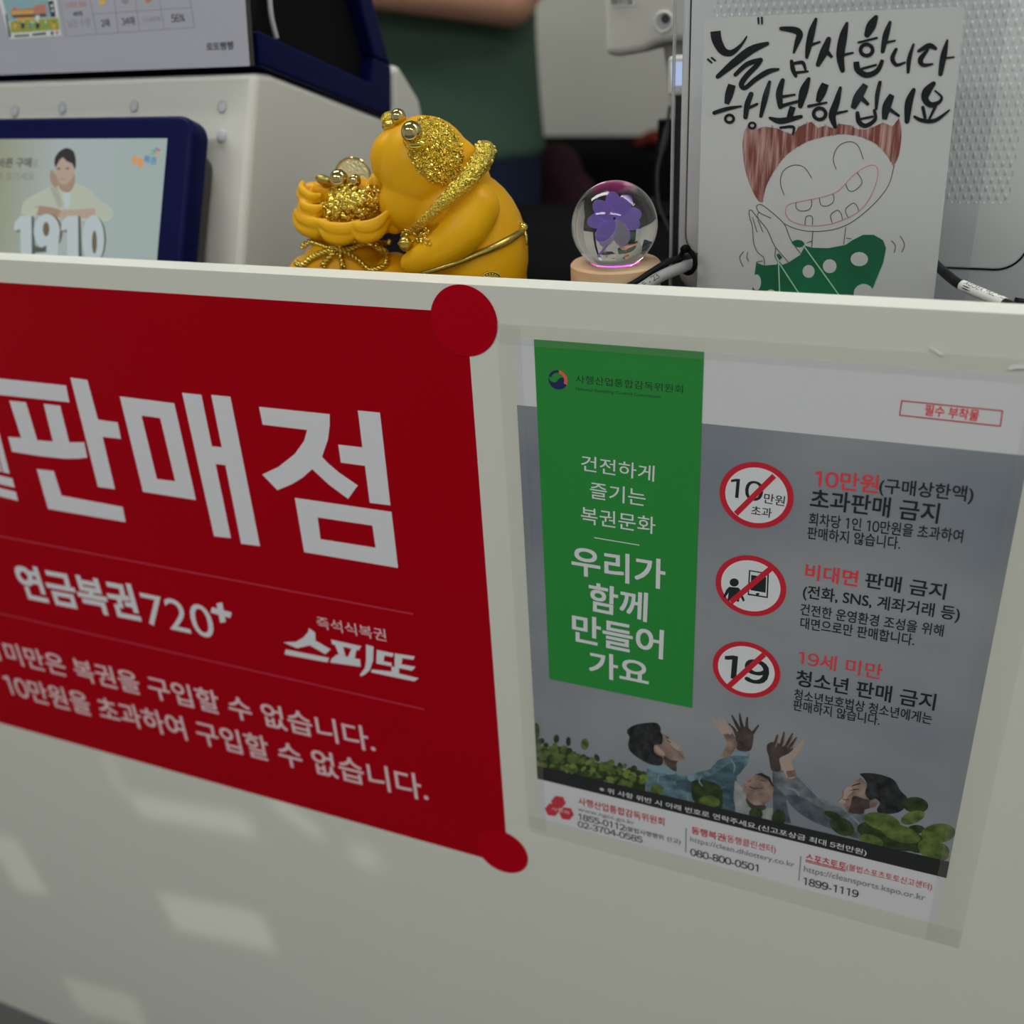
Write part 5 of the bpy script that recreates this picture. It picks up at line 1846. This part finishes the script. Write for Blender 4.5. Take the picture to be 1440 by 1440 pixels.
for sg in (-1, 1):
    mb.ell((px_ + sg * 0.076, py_ - 0.005, G(1.61)), (0.010, 0, 0), (0, 0.018, 0), (0, 0, 0.030), 'skin')
# legs
    limb(mb, [(px_ + sg * 0.085, py_, G(0.92), 0.09), (px_ + sg * 0.095, py_ - 0.01, G(0.5), 0.058), (px_ + sg * 0.10, py_ + 0.015, G(0.10), 0.042)], 'skin', 14)
    limb(mb, [(px_ + sg * 0.10, py_ + 0.02, G(0.06), 0.042), (px_ + sg * 0.11, py_ - 0.10, G(0.04), 0.035)], 'skin')
# folded arms: the right elbow at the near right, forearm across the chest
limb(mb, [(px_ + 0.185, py_, G(1.37), 0.056), (px_ + 0.205, py_ - 0.04, G(1.26), 0.050), (px_ + 0.180, py_ - 0.10, G(1.178), 0.045)], 'skin', 10)
limb(mb, [(px_ + 0.180, py_ - 0.10, G(1.178), 0.045), (px_ + 0.05, py_ - 0.165, G(1.200), 0.041), (px_ - 0.09, py_ - 0.165, G(1.21), 0.029)], 'skin', 12)
limb(mb, [(px_ - 0.185, py_, G(1.37), 0.056), (px_ - 0.205, py_ - 0.04, G(1.26), 0.050), (px_ - 0.185, py_ - 0.09, G(1.19), 0.045)], 'skin', 10)
limb(mb, [(px_ - 0.185, py_ - 0.09, G(1.19), 0.044), (px_ - 0.05, py_ - 0.13, G(1.22), 0.038), (px_ + 0.09, py_ - 0.135, G(1.245), 0.028)], 'skin', 12)
for sg, hx, hz_ in ((-1, px_ - 0.125, 1.213), (1, px_ + 0.125, 1.25)):
    hyy = py_ - (0.165 if sg < 0 else 0.14)
    mb.ell((hx, hyy, G(hz_)), (0.042, 0, 0), (0, 0.016, 0), (0, 0, 0.038), 'skin')
    for k, ln in enumerate((0.060, 0.068, 0.064, 0.050)):
        zz = hz_ + 0.027 - k * 0.0185
        limb(mb, [(hx + sg * 0.03, hyy, G(zz), 0.0092), (hx + sg * (0.03 + ln * 0.6), hyy + 0.006, G(zz), 0.0086), (hx + sg * (0.03 + ln), hyy + 0.026, G(zz), 0.0072)], 'skin', 8)
    limb(mb, [(hx - sg * 0.005, hyy, G(hz_ + 0.03), 0.011), (hx + sg * 0.02, hyy - 0.006, G(hz_ + 0.055), 0.010), (hx + sg * 0.035, hyy - 0.002, G(hz_ + 0.066), 0.008)], 'skin', 8)
pb_ = fuse(mb, 'body', 0.006, 3, pn)
mb = MB()
for z, rx, ry in smoothpath([(0.925, 0.190, 0.125), (1.00, 0.186, 0.122), (1.12, 0.182, 0.122), (1.24, 0.186, 0.125), (1.34, 0.190, 0.118), (1.41, 0.155, 0.095)], 6):
    mb.ell((px_, py_, G(z)), (rx, 0, 0), (0, ry, 0), (0, 0, 0.05), 'shirt')
for sg in (-1, 1):
    limb(mb, [(px_ + sg * 0.175, py_, G(1.37), 0.070), (px_ + sg * 0.208, py_ - 0.035, G(1.275), 0.066)], 'shirt', 8)
sh_ = fuse(mb, 'shirt', 0.007, 4, pn)
for v_ in sh_.data.vertices:                  # straight hem
    if v_.co.z < 0.893:
        v_.co.z = 0.893
mb = MB()
mb.ell((px_, py_, G(0.93)), (0.165, 0, 0), (0, 0.115, 0), (0, 0, 0.12), 'jeans')
for sg in (-1, 1):
    limb(mb, [(px_ + sg * 0.083, py_, G(0.92), 0.098), (px_ + sg * 0.095, py_ - 0.01, G(0.5), 0.076), (px_ + sg * 0.10, py_ + 0.015, G(0.14), 0.066)], 'jeans', 16)
je_ = fuse(mb, 'jeans', 0.007, 3, pn)
mb = MB()
mb.ell((px_, py_ + 0.012, G(1.655)), (0.085, 0, 0), (0, 0.096, 0), (0, 0, 0.092), 'hairb')
hb_ = mb.build('hair', pn, smooth=True)
for sg in (-1, 1):
    mb = MB()
    mb.ell((px_ + sg * 0.03, py_ - 0.098, G(1.625)), (0.013, 0, 0), (0, 0.006, 0), (0, 0, 0.006), 'eyew')
    mb.ell((px_ + sg * 0.03, py_ - 0.103, G(1.625)), (0.0055, 0, 0), (0, 0.003, 0), (0, 0, 0.0055), 'hairb')
    mb.build('eye', pn, smooth=True)
    mb = MB()
    xs_ = px_ + sg * 0.11
    mb.ell((xs_, py_ - 0.06, G(0.05)), (0.05, 0, 0), (0, 0.135, 0), (0, 0, 0.052), 'blackcloth')
    mb.ell((xs_, py_ + 0.02, G(0.075)), (0.047, 0, 0), (0, 0.06, 0), (0, 0, 0.074), 'blackcloth')
    mb.box((xs_ - 0.045, py_ - 0.18, G(0.001)), (xs_ + 0.045, py_ + 0.07, G(0.02)), 'blackcloth')
    fuse(mb, 'shoe', 0.006, 3, pn)

# low black cabinet along the back wall
cx0, cx1 = -0.95, 0.6
cbn = thing('black_cabinet', (-0.1, 2.14, FLOOR), 'long low black cabinet against the back wall behind the counter', 'cabinet')
ch = onY(880, 214, 1.98).z
MB().box((cx0, 2.0, FLOOR + 0.02), (cx1, 2.28, ch - 0.02), 'blackcloth').build('carcass', cbn, bevel=0.004)
MB().box((cx0 - 0.01, 1.98, ch - 0.02), (cx1 + 0.01, 2.285, ch), 'blackcloth').build('top_board', cbn, bevel=0.003)
MB().box((cx0 + 0.03, 2.02, FLOOR), (cx1 - 0.03, 2.26, FLOOR + 0.02), 'dark').build('plinth', cbn)
for k in range(3):
    x0 = cx0 + 0.01 + k * (cx1 - cx0 - 0.02) / 3
    x1_ = x0 + (cx1 - cx0 - 0.02) / 3 - 0.006
    d_ = MB().box((x0, 1.982, FLOOR + 0.04), (x1_, 1.9995, ch - 0.03), 'blackcloth').build('door', cbn, bevel=0.002)
    MB().tube([(x1_ - 0.03, 1.975, ch - 0.10), (x1_ - 0.03, 1.975, ch - 0.22)], 0.005, 'dgrey').build('handle', d_, smooth=True)
# red bag on the cabinet
rp = onY(930, 206, 2.1)
mb = MB()
mb.ell((rp.x + 0.02, 2.11, ch + 0.020), (0.075, 0, 0), (0, 0.08, 0), (0, 0, 0.019), 'redcloth')
mb.box((rp.x - 0.06, 2.06, ch + 0.001), (rp.x + 0.06, 2.16, ch + 0.02), 'redcloth')
q = fuse(mb, 'red_pouch', 0.005, 4, None, (rp.x, 2.11, ch))
tag(q, 'flat dark red pouch lying on the black cabinet', 'pouch')
# office chair with a maroon jacket over its back
oc = onY(800, 260, 1.52)
ch_ = thing('office_chair', (oc.x + 0.05, 1.6, FLOOR), 'black office chair standing behind the counter beside the person', 'chair')
ox, oy = oc.x + 0.10, 1.6
bt = onY(850, 222, 1.52).z
mb = MB()
mb.prism([(ox + x, 1.535, z) for x, z in rrect(-0.13, -0.42, 0.22, bt, 0.05)], (0, 0.05, 0), 'blackcloth')
mb.build('backrest', ch_, bevel=0.015, seg=4)
mb = MB()
mb.prism([(ox + x, y, -0.50) for x, y in rrect(-0.2, 1.50, 0.28, 1.93, 0.06)], (0, 0, 0.07), 'blackcloth')
mb.build('seat', ch_, bevel=0.02, seg=4)
MB().tube([(ox + 0.04, 1.60, -0.30), (ox + 0.04, 1.60, -0.52), (ox + 0.04, 1.70, -0.52)], 0.02, 'dark').build('back_bracket', ch_, smooth=True)
MB().tube([(ox + 0.04, 1.70, -0.50), (ox + 0.04, 1.70, FLOOR + 0.08)], 0.026, 'dgrey').build('gas_column', ch_, smooth=True)
mb = MB()
for k in range(5):
    a = 2 * math.pi * k / 5 + 0.3
    mb.tube([(ox + 0.04, 1.70, FLOOR + 0.09), (ox + 0.04 + 0.25 * math.cos(a), 1.70 + 0.25 * math.sin(a), FLOOR + 0.07)], [0.024, 0.015], 'dark', 8)
mb.build('star_base', ch_, smooth='auto')
for k in range(5):
    a = 2 * math.pi * k / 5 + 0.3
    cx_, cy_ = ox + 0.04 + 0.25 * math.cos(a), 1.70 + 0.25 * math.sin(a)
    MB().tube([(cx_ - 0.02, cy_, FLOOR + 0.027), (cx_ + 0.02, cy_, FLOOR + 0.027)], 0.027, 'dark', 16).build('castor', ch_, smooth='auto')
jt = onY(785, 200, 1.49).z
jx = onY(787, 250, 1.49).x
mb = MB()
for (dx, z, rx, rz) in ((0.0, jt - 0.06, 0.055, 0.06), (0.0, jt - 0.16, 0.065, 0.12), (0.005, jt - 0.30, 0.075, 0.12), (0.03, jt - 0.12, 0.06, 0.07), (-0.035, jt - 0.26, 0.045, 0.14)):
    mb.ell((jx + dx, 1.478, z), (rx, 0, 0), (0, 0.039, 0), (0, 0, rz), 'maroon')
q = fuse(mb, 'jacket', 0.006, 6, None, (jx, 1.47, jt - 0.3))
tag(q, 'dark maroon jacket hung over the back of the office chair', 'jacket')
